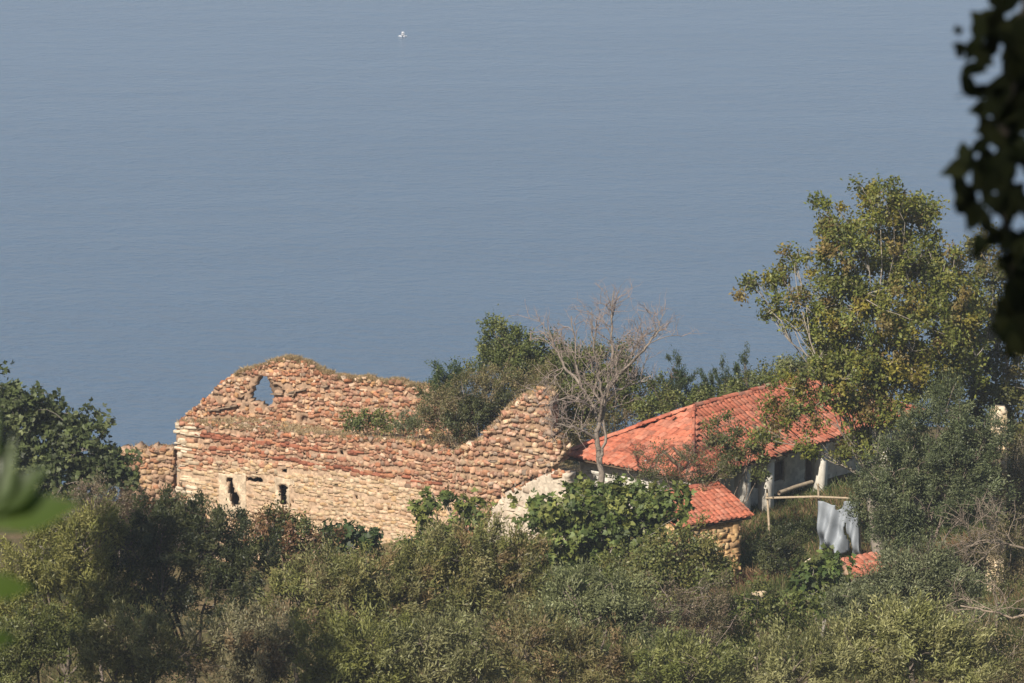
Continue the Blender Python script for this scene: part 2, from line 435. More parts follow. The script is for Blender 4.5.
for hl in dents:
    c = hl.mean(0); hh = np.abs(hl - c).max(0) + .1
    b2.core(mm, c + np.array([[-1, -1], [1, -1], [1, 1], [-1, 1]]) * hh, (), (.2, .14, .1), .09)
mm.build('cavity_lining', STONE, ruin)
# ledges of flat stones that stick out of the rear wall
m = MB()
for seg in ([(204, 412), (238, 405)], [(272, 393.5), (294, 394)], [(290, 392), (340, 384)], [(287, 408), (297, 392)]):
    m = MB(); a_, b_ = BW.uvs(seg); n_ = max(2, int(np.linalg.norm(b_ - a_) / .2))
    for k in range(n_):
        if rng.random() < .3: continue
        c = a_ + (b_ - a_) * (k + .5) / n_; dd = (b_ - a_) / n_ / 2
        ax = dd[0] * BW.u + np.array([0, 0, dd[1]])
        m.box(BW.pt(c[0], c[1], .06), ax, BW.n * .07, np.array([0, 0, .022]), np.array((.30, .22, .155)) * rng.uniform(.7, 1.2), .012)
    m.build('stone_ledge', STONE, ruin)
# rubble fill between front and rear wall
def fill_mesh():
    us = np.linspace(.1, 9.7, 60); ds = np.linspace(.14, 3.5, 20)
    U, D = np.meshgrid(us, ds, indexing='ij')
    top = np.interp(U, fp[:17, 0], fp[:17, 1])
    Z = top - .12 - (D - .3) * .15 + rng.normal(0, .05, U.shape)
    V = FW.pt(U, Z, -D).reshape(-1, 3); n = len(ds); i = np.arange(len(us) - 1)[:, None] * n + np.arange(n - 1)[None]
    m = MB(); F = np.stack([i, i + n, i + n + 1, i + 1], -1).reshape(-1, 4)
    m.add(V, F, np.array([.46, .35, .22]) * rng.uniform(.7, 1.15, (len(F), 1)))
    for k in range(420):
        u = rng.uniform(.1, 9.6); d = rng.uniform(.3, 3.4); z = np.interp(u, fp[:17, 0], fp[:17, 1]) - .1 - (d - .3) * .15
        rock(m, FW.pt(u, z, -d), rng.uniform(.04, .09), np.array(UPPER[rng.integers(len(UPPER))]) * rng.uniform(.8, 1.1))
    m.build('rubble_fill', STONE, ruin)
fill_mesh()

# ---- the lower ruined wall on the left
LA = at(122, 449, 134.8)
lowt = thing('stone_wall', 'low tumbled rubble wall just beside the tall ruin corner and dark fig tree', 'wall', (LA[0], LA[1], 114.5))
W2 = Wall(LA, (.97, -.2), .6); W2.rec = .05
p2 = W2.uvs([(120, 451), (133, 448), (146, 450), (160, 447), (170, 449), (174, 452), (174, 530), (120, 530)]); p2[-2:, 1] -= 1
m = MB(); W2.core(m, p2, (), (.42, .29, .2)); W2.stones(m, p2, lambda u, v: dict(h=.12, w=.16, out=.018, gap=.03, pal=[(.46,.33,.21), RUST, (.46,.3,.16), (.42,.28,.2), BROWN, (.45, .3, .2)], rot=.2, fill=.95)); W2.cap(m, p2, UPPER, 40)
m.build('masonry', STONE, lowt)

# ---- gable remnant between ruin and house
GA = at(452, 520, 127.2)
gab = thing('ruined_gable', 'leaning triangular remnant of rubble wall between the ruin and the tiled farmhouse', 'ruin', (GA[0], GA[1], GA[2] - 1.5))
GW = Wall(GA, (.93, -.36), .8); GW.rec = .06
gpx = [(455, 452), (463, 449), (470, 446), (480, 440), (491, 427), (502, 415), (512, 405), (522, 398), (532, 394), (545, 392), (550, 399), (550, 414), (548, 430), (553, 438), (561, 449), (562, 457), (551, 470), (530, 478), (508, 488), (495, 500), (488, 512), (486, 600), (455, 600)]
gp = GW.uvs(gpx); gp[-2:, 1] = min(gp[-2:, 1].min(), gp[:, 1].min())
gh = [GW.uvs([(512, 441), (516, 437), (523, 438), (522, 442), (516, 443)])]
def zone_g(u, v): return dict(h=.12, w=.15, out=.022, gap=.03, var=.3, pal=[RUST, BUFF, (.5,.37,.25), (.38,.2,.13), (.36,.18,.12), PINK, BROWN, (.5,.34,.2), GREYB, PINK, (.45,.27,.17), BUFF], rot=.3, fill=.93)
m = MB(); GW.core(m, gp, gh, (.36, .245, .165), .09, .03); GW.stones(m, gp, zone_g, gh); GW.cap(m, gp, UPPER, 200, .07)
m.build('masonry', STONE, gab)
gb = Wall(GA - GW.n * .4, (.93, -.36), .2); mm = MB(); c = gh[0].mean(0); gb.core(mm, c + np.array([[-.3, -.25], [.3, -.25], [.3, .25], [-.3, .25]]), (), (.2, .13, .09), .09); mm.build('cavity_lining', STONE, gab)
# ---- whitewashed low wall in front of it
WA = at(488, 530, 125.6)
ww = thing('whitewashed_wall', 'short sloping wall with flaking whitewash below the rubble gable', 'wall', (WA[0], WA[1], WA[2] - 1.5))
W3 = Wall(WA, (.8, -.6), .5)
p3 = W3.uvs([(487, 516), (494, 504), (506, 493), (520, 486), (538, 479), (553, 473), (566, 474), (566, 560), (487, 560)])
m = MB(); W3.core(m, p3, (), (.6, .51, .4), .07, .015)
W3.stones(m, p3, lambda u, v: dict(h=.16, w=.3, out=.002, gap=.004, pal=[(.62, .53, .41), (.58, .49, .37), (.65, .56, .44), (.52, .42, .31), (.42, .33, .25)], rot=.06, fill=.12)); W3.cap(m, p3, UPPER, 80, .07)
m.build('masonry', PLASTER, ww)

# ---------------------------------------------------------------- tiled roofs
TCOL = [(.50, .16, .095), (.54, .185, .115), (.45, .14, .085), (.55, .22, .14), (.39, .13, .085), (.50, .24, .17), (.33, .16, .115), (.47, .17, .105), (.42, .20, .14)]
def tile_face(mb, A, B, Cc, D, tw=.19, th=.31, sag=0.0, amp=.042):
    """eave A->B, ridge D->C (any quad or triangle); rows of round clay tiles laid up the slope"""
    A, B, Cc, D = map(lambda q: np.asarray(q, float), (A, B, Cc, D))
    ex = nrm(B - A); nn = nrm(np.cross(B - A, (D + Cc) / 2 - (A + B) / 2)); nn = nn if nn[2] > 0 else -nn
    sy = np.cross(nn, ex); sy = sy if np.dot(sy, D - A) > 0 else -sy
    q = np.array([[np.dot(p - A, ex), np.dot(p - A, sy)] for p in (A, B, Cc, D)])
    H = q[:, 1].max(); rows = int(H / th) + 1
    th_ = np.array([0, .5, 1]); prof_x = np.array([-.5, -.34, -.12, .12, .34, .5]); prof_z = np.array([0, .7, 1, 1, .7, 0])
    for r in range(rows):
        v = r * th; lo, hi = q[:, 0].min(), q[:, 0].max()
        for i in range(int((hi - lo) / tw) + 1):
            u = lo + (i + .5) * tw
            if not in_poly(np.array([u, min(v + th * .5, H - .01)]), q) or rng.random() < .012: continue
            col = (np.array(TCOL[rng.integers(len(TCOL))]) * .5 + np.array((.50, .17, .10)) * .5) * rng.uniform(.84, 1.14)
            du, dv, a_ = rng.normal(0, .012), rng.normal(0, .035), rng.normal(0, .035)
            for kind in (0, 1):       # pan between, cover on top
                uu = u + (tw / 2 if kind == 0 else 0) + du
                X = uu + prof_x * tw * (1.05 if kind else .9); Z = (prof_z * amp + .02) if kind else (-prof_z * amp * .5 + .03)
                sagz = lambda vv: -sag * math.sin(math.pi * min(max(vv / H, 0), 1))
                rowpts = []
                for vv, lift in ((v + dv - .03, .035), (min(v + th + .05, H + .06), 0)):
                    P = A + X[:, None] * ex + (vv + a_ * (X[:, None] - uu)) * sy + (Z + lift + sagz(vv))[:, None] * nn
                    rowpts.append(P)
                # thickness at the lower edge
                low = rowpts[0] - nn * .022
                V = np.concatenate([low, rowpts[0], rowpts[1]]); j = np.arange(5)
                F = np.concatenate([np.stack([j, j+1, j+7, j+6], 1), np.stack([j+6, j+7, j+13, j+12], 1)])
                mb.add(V, F, col if kind else col * .85)
def ridge_tiles(mb, A, B, r=.09):
    A, B = np.asarray(A, float), np.asarray(B, float); n = int(np.linalg.norm(B - A) / .38) + 1
    d = nrm(B - A); s = nrm(np.cross(d, [0, 0, 1.])); up = np.cross(s, d)
    for k in range(n):
        a = A + (B - A) * k / n - d * .03; b = A + (B - A) * (k + 1) / n + d * .03
        th = np.linspace(0, np.pi, 6); col = np.array(TCOL[rng.integers(len(TCOL))]) * rng.uniform(.85, 1.2)
        j = rng.normal(0, .012, 3)
        P0 = a + j + r * (np.cos(th)[:, None] * s + np.sin(th)[:, None] * up); P1 = b + j + r * .86 * (np.cos(th)[:, None] * s + np.sin(th)[:, None] * up)
        i = np.arange(5); mb.add(np.concatenate([P0, P1]), np.stack([i, i+1, i+7, i+6], 1), col)
def slab(mb, pts, t, col):
    P = np.asarray(pts, float); Q = P - np.array([0, 0, t])
    mb.add(np.concatenate([P, Q]), [[0, 1, 2, 3], [7, 6, 5, 4], [0, 4, 5, 1], [1, 5, 6, 2], [2, 6, 7, 3], [3, 7, 4, 0]], col)

# ---------------------------------------------------------------- the farmhouse
ax = np.array([.64, .768, 0]); ay = np.array([-.768, .64, 0])      # along the house; from front to rear
Z3 = np.array([0, 0, 1.])
E2 = at(692, 480, 125.0); HZ = 118.0; EZ = E2[2]
LEN, WID, RISE, HIP = 12.6, 5.2, 1.32, 3.5
house = thing('farmhouse', 'low white farmhouse with orange tiled hip roof and porch posts', 'house', (E2[0], E2[1], HZ))
e_fl, e_fr = E2, E2 + ax * LEN; e_bl, e_br = E2 + ay * WID, E2 + ax * LEN + ay * WID
r1 = E2 + ay * WID / 2 + ax * HIP + Z3 * RISE; r2 = E2 + ay * WID / 2 + ax * (LEN - HIP) + Z3 * RISE
m = MB()
tile_face(m, e_bl, e_fl, r1, r1, sag=.05); tile_face(m, e_fl, e_fr, r2, r1, sag=.1); tile_face(m, e_fr, e_br, r2, r2); tile_face(m, e_br, e_bl, r1, r2)
roof = m.build('roof', TILE, house)
m = MB()
for a_, b_, rr_ in ((r1, r2, .09), (e_bl, r1, .09), (e_fl, r1, .06), (e_fr, r2, .09), (e_br, r2, .09)): ridge_tiles(m, a_ + Z3 * .05, b_ + Z3 * .05, rr_)
m.build('ridge_tiles', TILE, roof)
m = MB(); dn = Z3 * .05
i1, i2, i3, i4 = [p - Z3 * .04 for p in (e_fl, e_fr, e_br, e_bl)]
slab(m, [i1, i2, r2 - dn, r1 - dn], .05, (.16, .11, .07)); slab(m, [i3, i4, r1 - dn, r2 - dn], .05, (.16, .11, .07))
slab(m, [i4, i1, r1 - dn, r1 - dn - ay * .01], .05, (.16, .11, .07)); slab(m, [i2, i3, r2 - dn, r2 - dn - ay * .01], .05, (.16, .11, .07))
m.build('roof_boards', WOOD, house)
# walls: front wall stands back behind the porch
WHITE = (.68, .64, .56)
fo = 1.35; so = .42
c_fl = E2 + ax * so + ay * fo; c_fr = E2 + ax * (LEN - so) + ay * fo; c_br = E2 + ax * (LEN - so) + ay * (WID - so); c_bl = E2 + ax * so + ay * (WID - so)
def house_wall(a, b, openings=()):
    u = (b - a)[:2]; Ld = np.hypot(*u); Wl = Wall(np.array([a[0], a[1], HZ - .6]), u, .3)
    H = EZ - HZ + .6 + .12
    mm = MB(); po = np.array([[0, 0], [Ld, 0], [Ld, H], [0, H]])
    Wl.core(mm, po, openings, WHITE, .14, .012)
    mm.build('wall', PLASTER, house); return Wl
op = [np.array([[o, .5], [o + .85, .5], [o + .85, 2.25], [o, 2.25]]) for o in (1.9, 7.4)] + [np.array([[o, 1.35], [o + .7, 1.35], [o + .7, 2.1], [o, 2.1]]) for o in (4.2, 5.6, 9.4)]
Wf = house_wall(c_fl, c_fr, op)
house_wall(c_fr, c_br); house_wall(c_br, c_bl)
Wl_ = Wall(np.array([c_bl[0], c_bl[1], HZ - .6]), (c_fl - c_bl)[:2], .3)
ew = np.hypot(*(c_fl - c_bl)[:2]) ; po = np.array([[0, 0], [ew, 0], [ew, EZ - HZ + .72], [0, EZ - HZ + .72]])
mm = MB(); Wl_.core(mm, po, (), WHITE, .14, .012); Wl_.stones(mm, po, lambda u, v: dict(h=.18, w=.32, out=.006, gap=.004, pal=[WHITE, (.66, .62, .55), (.7, .67, .6)], rot=.03, fill=.6)); mm.build('wall', PLASTER, house)
for k, o_ in enumerate(op):
    mm = MB(); c = o_.mean(0); hw, hh = (o_.max(0) - o_.min(0)) / 2
    P = Wf.pt(np.array(c[0]), np.array(c[1]), np.array(-.14))
    mm.box(P, Wf.u * (hw - .05), Wf.n * .02, Z3 * (hh - .03), (.13, .085, .055))
    leaf_o = mm.build('door' if k < 2 else 'shutter', DARK, house)
    mm = MB()
    for sx in (-1, 1): mm.box(P + Wf.u * sx * (hw - .03) + Wf.n * .06, Wf.u * .045, Wf.n * .06, Z3 * (hh + .02), (.3, .24, .18))
    mm.box(P + Z3 * (hh - .02) + Wf.n * .061, Wf.u * (hw + .02), Wf.n * .06, Z3 * .04, (.3, .24, .18))
    mm.build('door_frame' if k < 2 else 'shutter_frame', WOOD, leaf_o)
# porch posts of whitewashed masonry, beam
pb = E2 + ay * .32
for s_ in (.25, 3.05, 4.3, 7.2, 10.8):
    mm = MB(); c = pb + ax * s_; zt = EZ - .13; zb = HZ - .5
    mm.box(np.array([c[0], c[1], (zb + zt) / 2]), ax * .18, ay * .18, Z3 * ((zt - zb) / 2), WHITE, .006)
    mm.box(np.array([c[0], c[1], zt - .05]), ax * .215, ay * .215, Z3 * .045, WHITE, .004)
    mm.build('porch_post', PLASTER, house)
mm = MB(); mm.tube([pb + ax * .1 - Z3 * .1, pb + ax * 5 - Z3 * .12, pb + ax * (LEN - .2) - Z3 * .1], .07, (.2, .14, .09), 6); mm.build('porch_beam', WOOD, house)
mm = MB()
for k in range(22): mm.box(E2 + ax * (.3 + k * .52) + ay * .7 - Z3 * -.27, ax * .035, ay * .68 + Z3 * .40, Z3 * .04, (.2, .14, .09))
mm.build('rafters', WOOD, house)

# ---- earth bank / terrace edge with a pale fallen beam in front of the porch
t_ = thing('fallen_beam', 'pale squared timber lying aslant before the porch posts', 'beam', at(797, 487, 127.6))
mm = MB(); a_ = at(779, 493, 127.0); b_ = at(812, 482, 128.6); mm.tube([a_, (a_ + b_) / 2 + Z3 * .02, b_], [.07, .065, .07], (.45, .36, .25), 6, .06); mm.build('timber', WOOD, t_)

# ---------------------------------------------------------------- the small shed
sx_, sy_ = np.array([.85, .527, 0]), np.array([-.527, .85, 0])      # along the eave; from eave to the high side
SE = at(676, 528, 119.0); SEZ = SE[2]; SLEN = 2.7; SW = 1.7; SR = .6
SG = float(ground(*(SE + sx_ * 2)[:2]))
shed = thing('shed', 'tiny ochre stone shed under a single slope of red tiles', 'shed', (SE[0], SE[1], SG))
a_, b_ = SE, SE + sx_ * SLEN; c_, d_ = b_ + sy_ * SW + Z3 * SR - sx_ * .05, a_ + sy_ * SW + Z3 * SR + sx_ * .25
m = MB(); tile_face(m, a_, b_, c_, d_, tw=.17, th=.27); ro = m.build('roof', TILE, shed)
m = MB(); ridge_tiles(m, d_ + Z3 * .05, c_ + Z3 * .05, .09); m.build('ridge_tiles', TILE, ro)
m = MB(); slab(m, [p - Z3 * .03 for p in (a_, b_, c_, d_)], .05, (.12, .085, .055)); m.build('roof_boards', WOOD, shed)
q1 = a_ + sx_ * .2 + sy_ * .1; q2 = b_ - sx_ * .3 + sy_ * .1; q3 = c_ - sx_ * .25 - sy_ * .15; q4 = d_ + sx_ * .2 - sy_ * .15
OCW = [(.56, .36, .17), (.6, .4, .2), (.5, .31, .15), (.62, .45, .25), (.45, .29, .16)]
for k, (p, q, zt0, zt1) in enumerate(((q1, q2, 0, 0), (q2, q3, 0, SR - .2), (q3, q4, SR - .2, SR - .2), (q4, q1, SR - .2, 0))):
    Wl = Wall(np.array([p[0], p[1], SG - .5]), (q - p)[:2], .28); Ld = np.hypot(*(q - p)[:2]); H = SEZ - SG + .5
    po = np.array([[0, 0], [Ld, 0], [Ld, H + zt1 - .02], [0, H + zt0 - .02]])
    hol = [np.array([[Ld - .62, .5], [Ld - .27, .5], [Ld - .27, 1.75], [Ld - .62, 1.75]])] if k == 9 else []
    mm = MB(); Wl.core(mm, po, hol, (.5, .32, .16), .12, .02); Wl.stones(mm, po, lambda u, v: dict(h=.13, w=.22, out=.014, gap=.008, pal=OCW, rot=.08, fill=.92), hol)
    mm.build('wall', STONE, shed)

# ---- low tiled outbuilding down right, almost hidden
OE = at(855, 579, 111.0); ox = np.array([.8, .6, 0]); oy = np.array([-.6, .8, 0]); OG = float(ground(OE[0] + 1, OE[1] + 1))
outb = thing('outbuilding', 'low red tiled outbuilding nearly swallowed by grey green bushes', 'shed', (OE[0], OE[1], OG))
a_, b_ = OE, OE + ox * 1.35; c_, d_ = b_ + oy * .8 + Z3 * .32, a_ + oy * .8 + Z3 * .32 + ox * .25
m = MB(); tile_face(m, a_, b_, c_, d_, tw=.2, th=.31); m.build('roof', TILE, outb)
m = MB(); slab(m, [p - Z3 * .03 for p in (a_, b_, c_, d_)], .05, (.12, .085, .055)); m.build('roof_boards', WOOD, outb)
q = [a_ + ox * .12 + oy * .08, b_ - ox * .12 + oy * .08, c_ - ox * .12 - oy * .1, d_ - ox * .1 - oy * .1]
for k in range(4):
    p, r_ = q[k], q[(k + 1) % 4]; Wl = Wall(np.array([p[0], p[1], OG - .6]), (r_ - p)[:2], .25); Ld = np.hypot(*(r_ - p)[:2]); H = OE[2] - OG + .6
    po = np.array([[0, 0], [Ld, 0], [Ld, H + (.2 if k in (1, 2) else -.05)], [0, H + (.2 if k in (2, 3) else -.05)]])
    mm = MB(); Wl.core(mm, po, (), (.42, .3, .2), .13, .02); Wl.stones(mm, po, lambda u, v: dict(h=.17, w=.28, out=.03, gap=.01, pal=RUBBLE, rot=.08)); mm.build('wall', STONE, outb)

# ---- pale stone pier at the far right
PB = at(998, 429, 117.5); PB[2] = float(ground(PB[0], PB[1])); pier = thing('stone_pillar', 'pale stone pillar whose squared top pokes out between the trees', 'pillar', PB)
mm = MB(); pt_ = at(990, 430, 117.5); ph = pt_[2] - PB[2]; Wp = Wall(np.array([pt_[0], pt_[1], PB[2] - .3]), (1, -.1), .5)
po = np.array([[0, 0], [.46, 0], [.46, ph + .85], [.36, ph + .95], [.12, ph + .9], [0, ph + .8]])
Wp.core(mm, po, (), (.6, .48, .31), .1, .02); Wp.stones(mm, po, lambda u, v: dict(h=.15, w=.22, out=.015, gap=.01, pal=[(.68, .55, .36), (.62, .48, .3), PALE], rot=.1)); mm.build('masonry', STONE, pier)

# ---- rail fence, tarpaulin, pale stone
GZ_ = lambda p: float(ground(p[0], p[1]))
fen = thing('rail_fence', 'weathered pole fence with one long rail across the weedy yard', 'fence', at(800, 510, 122.5))
mm = MB(); ra, rb = at(766, 498, 122.6), at(866, 499, 121.2); mid = (ra + rb) / 2
mm.tube([ra, mid + Z3 * .06, rb], [.04, .035, .03], (.42, .34, .24), 6, .08); mm.build('rail', WOOD, fen)
for (x0, y0, x1, y1, yy) in ((767, 489, 770, 520, 122.6), (818, 484, 824, 506, 122.0), (862, 488, 861, 520, 121.2)):
    mm = MB(); p0 = at(x0, y0, yy + .06); p1 = at(x1, y1, yy + .06); p1 = p1 + (p1 - p0) * .0; p1[2] = min(p1[2], GZ_(p1) - .1)
    mm.tube([p0, (p0 + p1) / 2 + rng.normal(0, .02, 3), p1], [.035, .04, .045], (.5, .4, .28), 6, .08); mm.build('post', WOOD, fen)
def tarp():
    nu, nv = 46, 40; t0, t1 = at(819, 500, 121.6), at(862, 501, 121.1); H = 1.62
    u = np.linspace(0, 1, nu); v = np.linspace(0, 1, nv); U, V_ = np.meshgrid(u, v, indexing='ij')
    base = t0 + (t1 - t0) * U[..., None] * (1 - .04 * np.sin(3 * V_))[..., None]
    n = nrm(np.cross(t1 - t0, Z3)); 
    fold = 2.6 * (.05 * np.sin(U * 21 + 3 * V_) * (.3 + V_) + .07 * np.sin(U * 8 - 2.2 * V_ + .6) * (.25 + V_) + .05 * np.sin((U - V_) * 10) * V_)
    sag = .13 * np.sin(np.pi * np.clip((U - .12) / .5, 0, 1)) * (1 - V_)
    P = base + n * (fold + .06)[..., None] - Z3 * (V_ * H * (1 - .09 * np.sin(U * 5)) + sag)[..., None]
    idx = np.arange(nu * nv).reshape(nu, nv)
    keep = np.ones((nu - 1, nv - 1), bool)
    uc = U[:-1, :-1]; vc = V_[:-1, :-1]
    keep &= ~((np.abs(uc - .66 - .03 * np.sin(vc * 9)) < .035 * np.clip((vc - .3) * 2, 0, 1)))
    keep &= ~((uc > .38) & (uc < .56) & (vc < .07 + .05 * np.sin(uc * 17)))
    F = np.stack([idx[:-1, :-1], idx[1:, :-1], idx[1:, 1:], idx[:-1, 1:]], -1)[keep]
    mm = MB(); mm.add(P.reshape(-1, 3), F, (.30, .33, .365))
    o = mm.build('tarpaulin', CLOTH, None, True)
    sd = o.modifiers.new('thickness', 'SOLIDIFY'); sd.thickness = .008
    tag(o, 'torn pale grey tarpaulin hanging in folds from the pole rail', 'tarpaulin')
tarp()
def boulder(px, py, Y, r, col, label):
    p = at(px, py, Y); p[2] = max(GZ_(p), p[2] - .25)
    import bmesh
    bm = bmesh.new(); bmesh.ops.create_icosphere(bm, subdivisions=3, radius=1)
    for v in bm.verts:
        q = np.array(v.co); k = 1 + .16 * math.sin(q[0] * 3.1 + px) + .13 * math.sin(q[1] * 4.3 + q[2] * 3) + rng.normal(0, .02)
        v.co = Vector(q * k * np.array([1.15, .9, .72]) * r)
    me = bpy.data.meshes.new('boulder'); bm.to_mesh(me); bm.free()
    at_ = me.attributes.new('tint', 'FLOAT_COLOR', 'FACE')
    at_.data.foreach_set('color', np.tile(np.array([*col, 1], np.float32), len(me.polygons)))
    me.materials.append(STONE); o = bpy.data.objects.new('boulder', me); C.objects.link(o); o.location = Vector(p + Z3 * r * .4)
    tag(o, label, 'rock')
boulder(812, 558, 115.5, .2, (.6, .5, .38), 'pale rounded boulder on bare earth in front of the tarpaulin')
boulder(759, 588, 116.2, .16, (.56, .44, .3), 'buff boulder at the foot of the shed corner')
boulder(906, 604, 103.5, .13, (.55, .5, .43), 'small whitish rock among the grey green bushes')
boulder(751, 651, 101.5, .12, (.5, .42, .32), 'little tan rock between the olive bushes')

# ---------------------------------------------------------------- the boat far out
def boat():
    p = at(403, 36.5, 1100); k = (0 - HC) / (p[2] - HC); p = np.array([p[0] * k, p[1] * k, 0.0])
    bt = thing('motorboat', 'tiny white motorboat heading in across the open water', 'boat', p)
    # hull: bow towards the viewer
    st = np.linspace(0, 1, 9); secs = []
    for s in st:
        y = -2.6 + 5.2 * s; hw = 1.0 * (1 - (1 - min(s * 1.6, 1)) ** 2.2) + .02; zk = -.25 + .55 * (1 - s) ** 2; zg = .75 + .35 * (1 - s) ** 2
        secs.append([[-hw, y, zg], [-hw * .85, y, .2 + .2 * (1 - s)], [0, y, zk], [hw * .85, y, .2 + .2 * (1 - s)], [hw, y, zg]])
    V = np.array(secs).reshape(-1, 3) + p; i = np.arange(8)[:, None] * 5 + np.arange(4)[None]
    m = MB(); m.add(V, np.stack([i, i + 1, i + 6, i + 5], -1).reshape(-1, 4), (.10, .10, .13))
    m.add(np.array(secs)[:, [0, 4]].reshape(-1, 3) + p - Z3 * .08, np.stack([np.arange(8) * 2, np.arange(8) * 2 + 1, np.arange(8) * 2 + 3, np.arange(8) * 2 + 2], 1), (.7, .7, .7))
    tr = np.array(secs)[-1] + p; m.add(np.concatenate([tr[:2], tr[[3, 4]], ]), [[0, 1, 2, 3]], (.6, .6, .6))
    m.build('hull', PAINT, bt)
    m = MB(); m.box(p + [0, .7, 1.25], np.array([.75, 0, 0]), np.array([0, .9, 0]), Z3 * .5, (.8, .8, .8)); m.box(p + [0, .7, 1.95], np.array([.6, 0, 0]), np.array([0, .7, 0]), Z3 * .2, (.82, .82, .82))
    cb = m.build('cabin', PAINT, bt)
    m = MB(); m.box(p + [0, -.215, 1.38], np.array([.6, 0, 0]), np.array([0, .02, 0]), Z3 * .2, (.05, .06, .08)); m.build('windscreen', PAINT, cb)
    for sg in (-1, 1):
        m = MB()
        for k in range(60):
            t = rng.random() ** 1.4
            c = p + np.array([sg * (.6 + 1.3 * t + rng.normal(0, .12)), -2.3 + 3.5 * t, .1 + .42 * rng.random() * (1 - t * .6)])
            rock(m, c, rng.uniform(.1, .24), (.85, .86, .87))
        m.build('bow_spray', PAINT, bt)
    bt.scale = (.55, .55, .6)
boat()

# ---------------------------------------------------------------- trees and shrubs
KIND = {
 # cd clumps/m2, lpc leaves per clump, l/w leaf size, cr clump radius, up, along (0 random normals .. 1 sprays)
 'olive':  dict(cd=15, lpc=190, l=.13, w=.036, cr=.26, spray=.8, pal=[(.20,.205,.06),(.25,.245,.09),(.145,.155,.04),(.31,.29,.13),(.16,.145,.045),(.13,.14,.04),(.27,.25,.11),(.25,.17,.085)], bark=(.17,.14,.11)),
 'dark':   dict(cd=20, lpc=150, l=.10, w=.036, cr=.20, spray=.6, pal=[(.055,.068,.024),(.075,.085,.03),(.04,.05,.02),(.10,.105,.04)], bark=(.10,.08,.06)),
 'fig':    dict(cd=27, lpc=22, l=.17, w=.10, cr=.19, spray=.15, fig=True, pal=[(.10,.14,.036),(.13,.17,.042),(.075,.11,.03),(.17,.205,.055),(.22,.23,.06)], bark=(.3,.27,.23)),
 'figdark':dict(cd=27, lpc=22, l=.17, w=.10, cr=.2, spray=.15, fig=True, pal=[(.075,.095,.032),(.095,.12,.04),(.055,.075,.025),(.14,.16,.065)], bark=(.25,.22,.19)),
 'autumn': dict(cd=14, lpc=98, l=.125, w=.072, cr=.27, spray=.25, pal=[(.15,.175,.035),(.12,.145,.03),(.21,.21,.037),(.28,.235,.037),(.20,.13,.05),(.17,.19,.04),(.24,.17,.065),(.10,.125,.03),(.19,.20,.04),(.14,.165,.035)], bark=(.33,.29,.24)),
 'shrub':  dict(cd=15, lpc=120, l=.10, w=.06, cr=.25, spray=.3, pal=[(.11,.135,.035),(.14,.165,.045),(.08,.10,.027),(.19,.195,.06)], bark=(.2,.16,.12)),
 'juniper':dict(cd=16, lpc=190, l=.10, w=.034, cr=.25, spray=.6, pal=[(.15,.17,.08),(.19,.205,.105),(.115,.13,.06),(.22,.23,.125)], bark=(.2,.16,.13)),
 'heath':  dict(cd=19, lpc=110, l=.07, w=.024, cr=.21, spray=.6, pal=[(.20,.165,.10),(.16,.145,.08),(.24,.19,.12),(.13,.13,.06),(.21,.15,.11)], bark=(.25,.2,.17)),
 'dryish': dict(cd=18, lpc=90, l=.075, w=.03, cr=.22, spray=.5, pal=[(.21,.175,.08),(.16,.15,.06),(.26,.20,.11),(.12,.13,.04)], bark=(.26,.21,.16)),
 'cypress':dict(cd=22, lpc=150, l=.10, w=.024, cr=.13, spray=.9, pal=[(.045,.07,.026),(.06,.085,.03),(.085,.105,.04)], bark=(.16,.12,.09)),
}
def leaves(mb, P, A, Nn, l, w, col, fig=False):
    n = len(P); s = nrm(np.cross(A, Nn)); l = l[:, None]; w = w[:, None]
    if not fig:
        V = np.stack([P, P + A * l * .5 + s * w / 2, P + A * l - Nn * l * .08, P + A * l * .5 - s * w / 2], 1)
        mb.add(V.reshape(-1, 3), np.arange(4 * n).reshape(n, 4), col)
    else:
        for ang, k in ((0, 1.), (.85, .78), (-.85, .78)):
            a = A * math.cos(ang) + s * math.sin(ang); b = nrm(np.cross(a, Nn))
            V = np.stack([P, P + a * l * k * .55 + b * w * k / 2 - Nn * l * .06, P + a * l * k - Nn * l * .16, P + a * l * k * .55 - b * w * k / 2 - Nn * l * .06], 1)
            mb.add(V.reshape(-1, 3), np.arange(4 * n).reshape(n, 4), col)

def curve(a, b, k, bend, r0, r1):
    t = np.linspace(0, 1, k)[:, None]; d = b - a; L_ = np.linalg.norm(d)
    off = rng.normal(0, bend * L_, 3)
    P = a + d * t + off * (t * (1 - t) * 4 * .5) + np.array([0, 0, 1.]) * L_ * .06 * np.sin(np.pi * t)
    P[1:-1] += rng.normal(0, bend * L_ * .12, (k - 2, 3))
    return P, r0 + (r1 - r0) * t[:, 0] ** .8

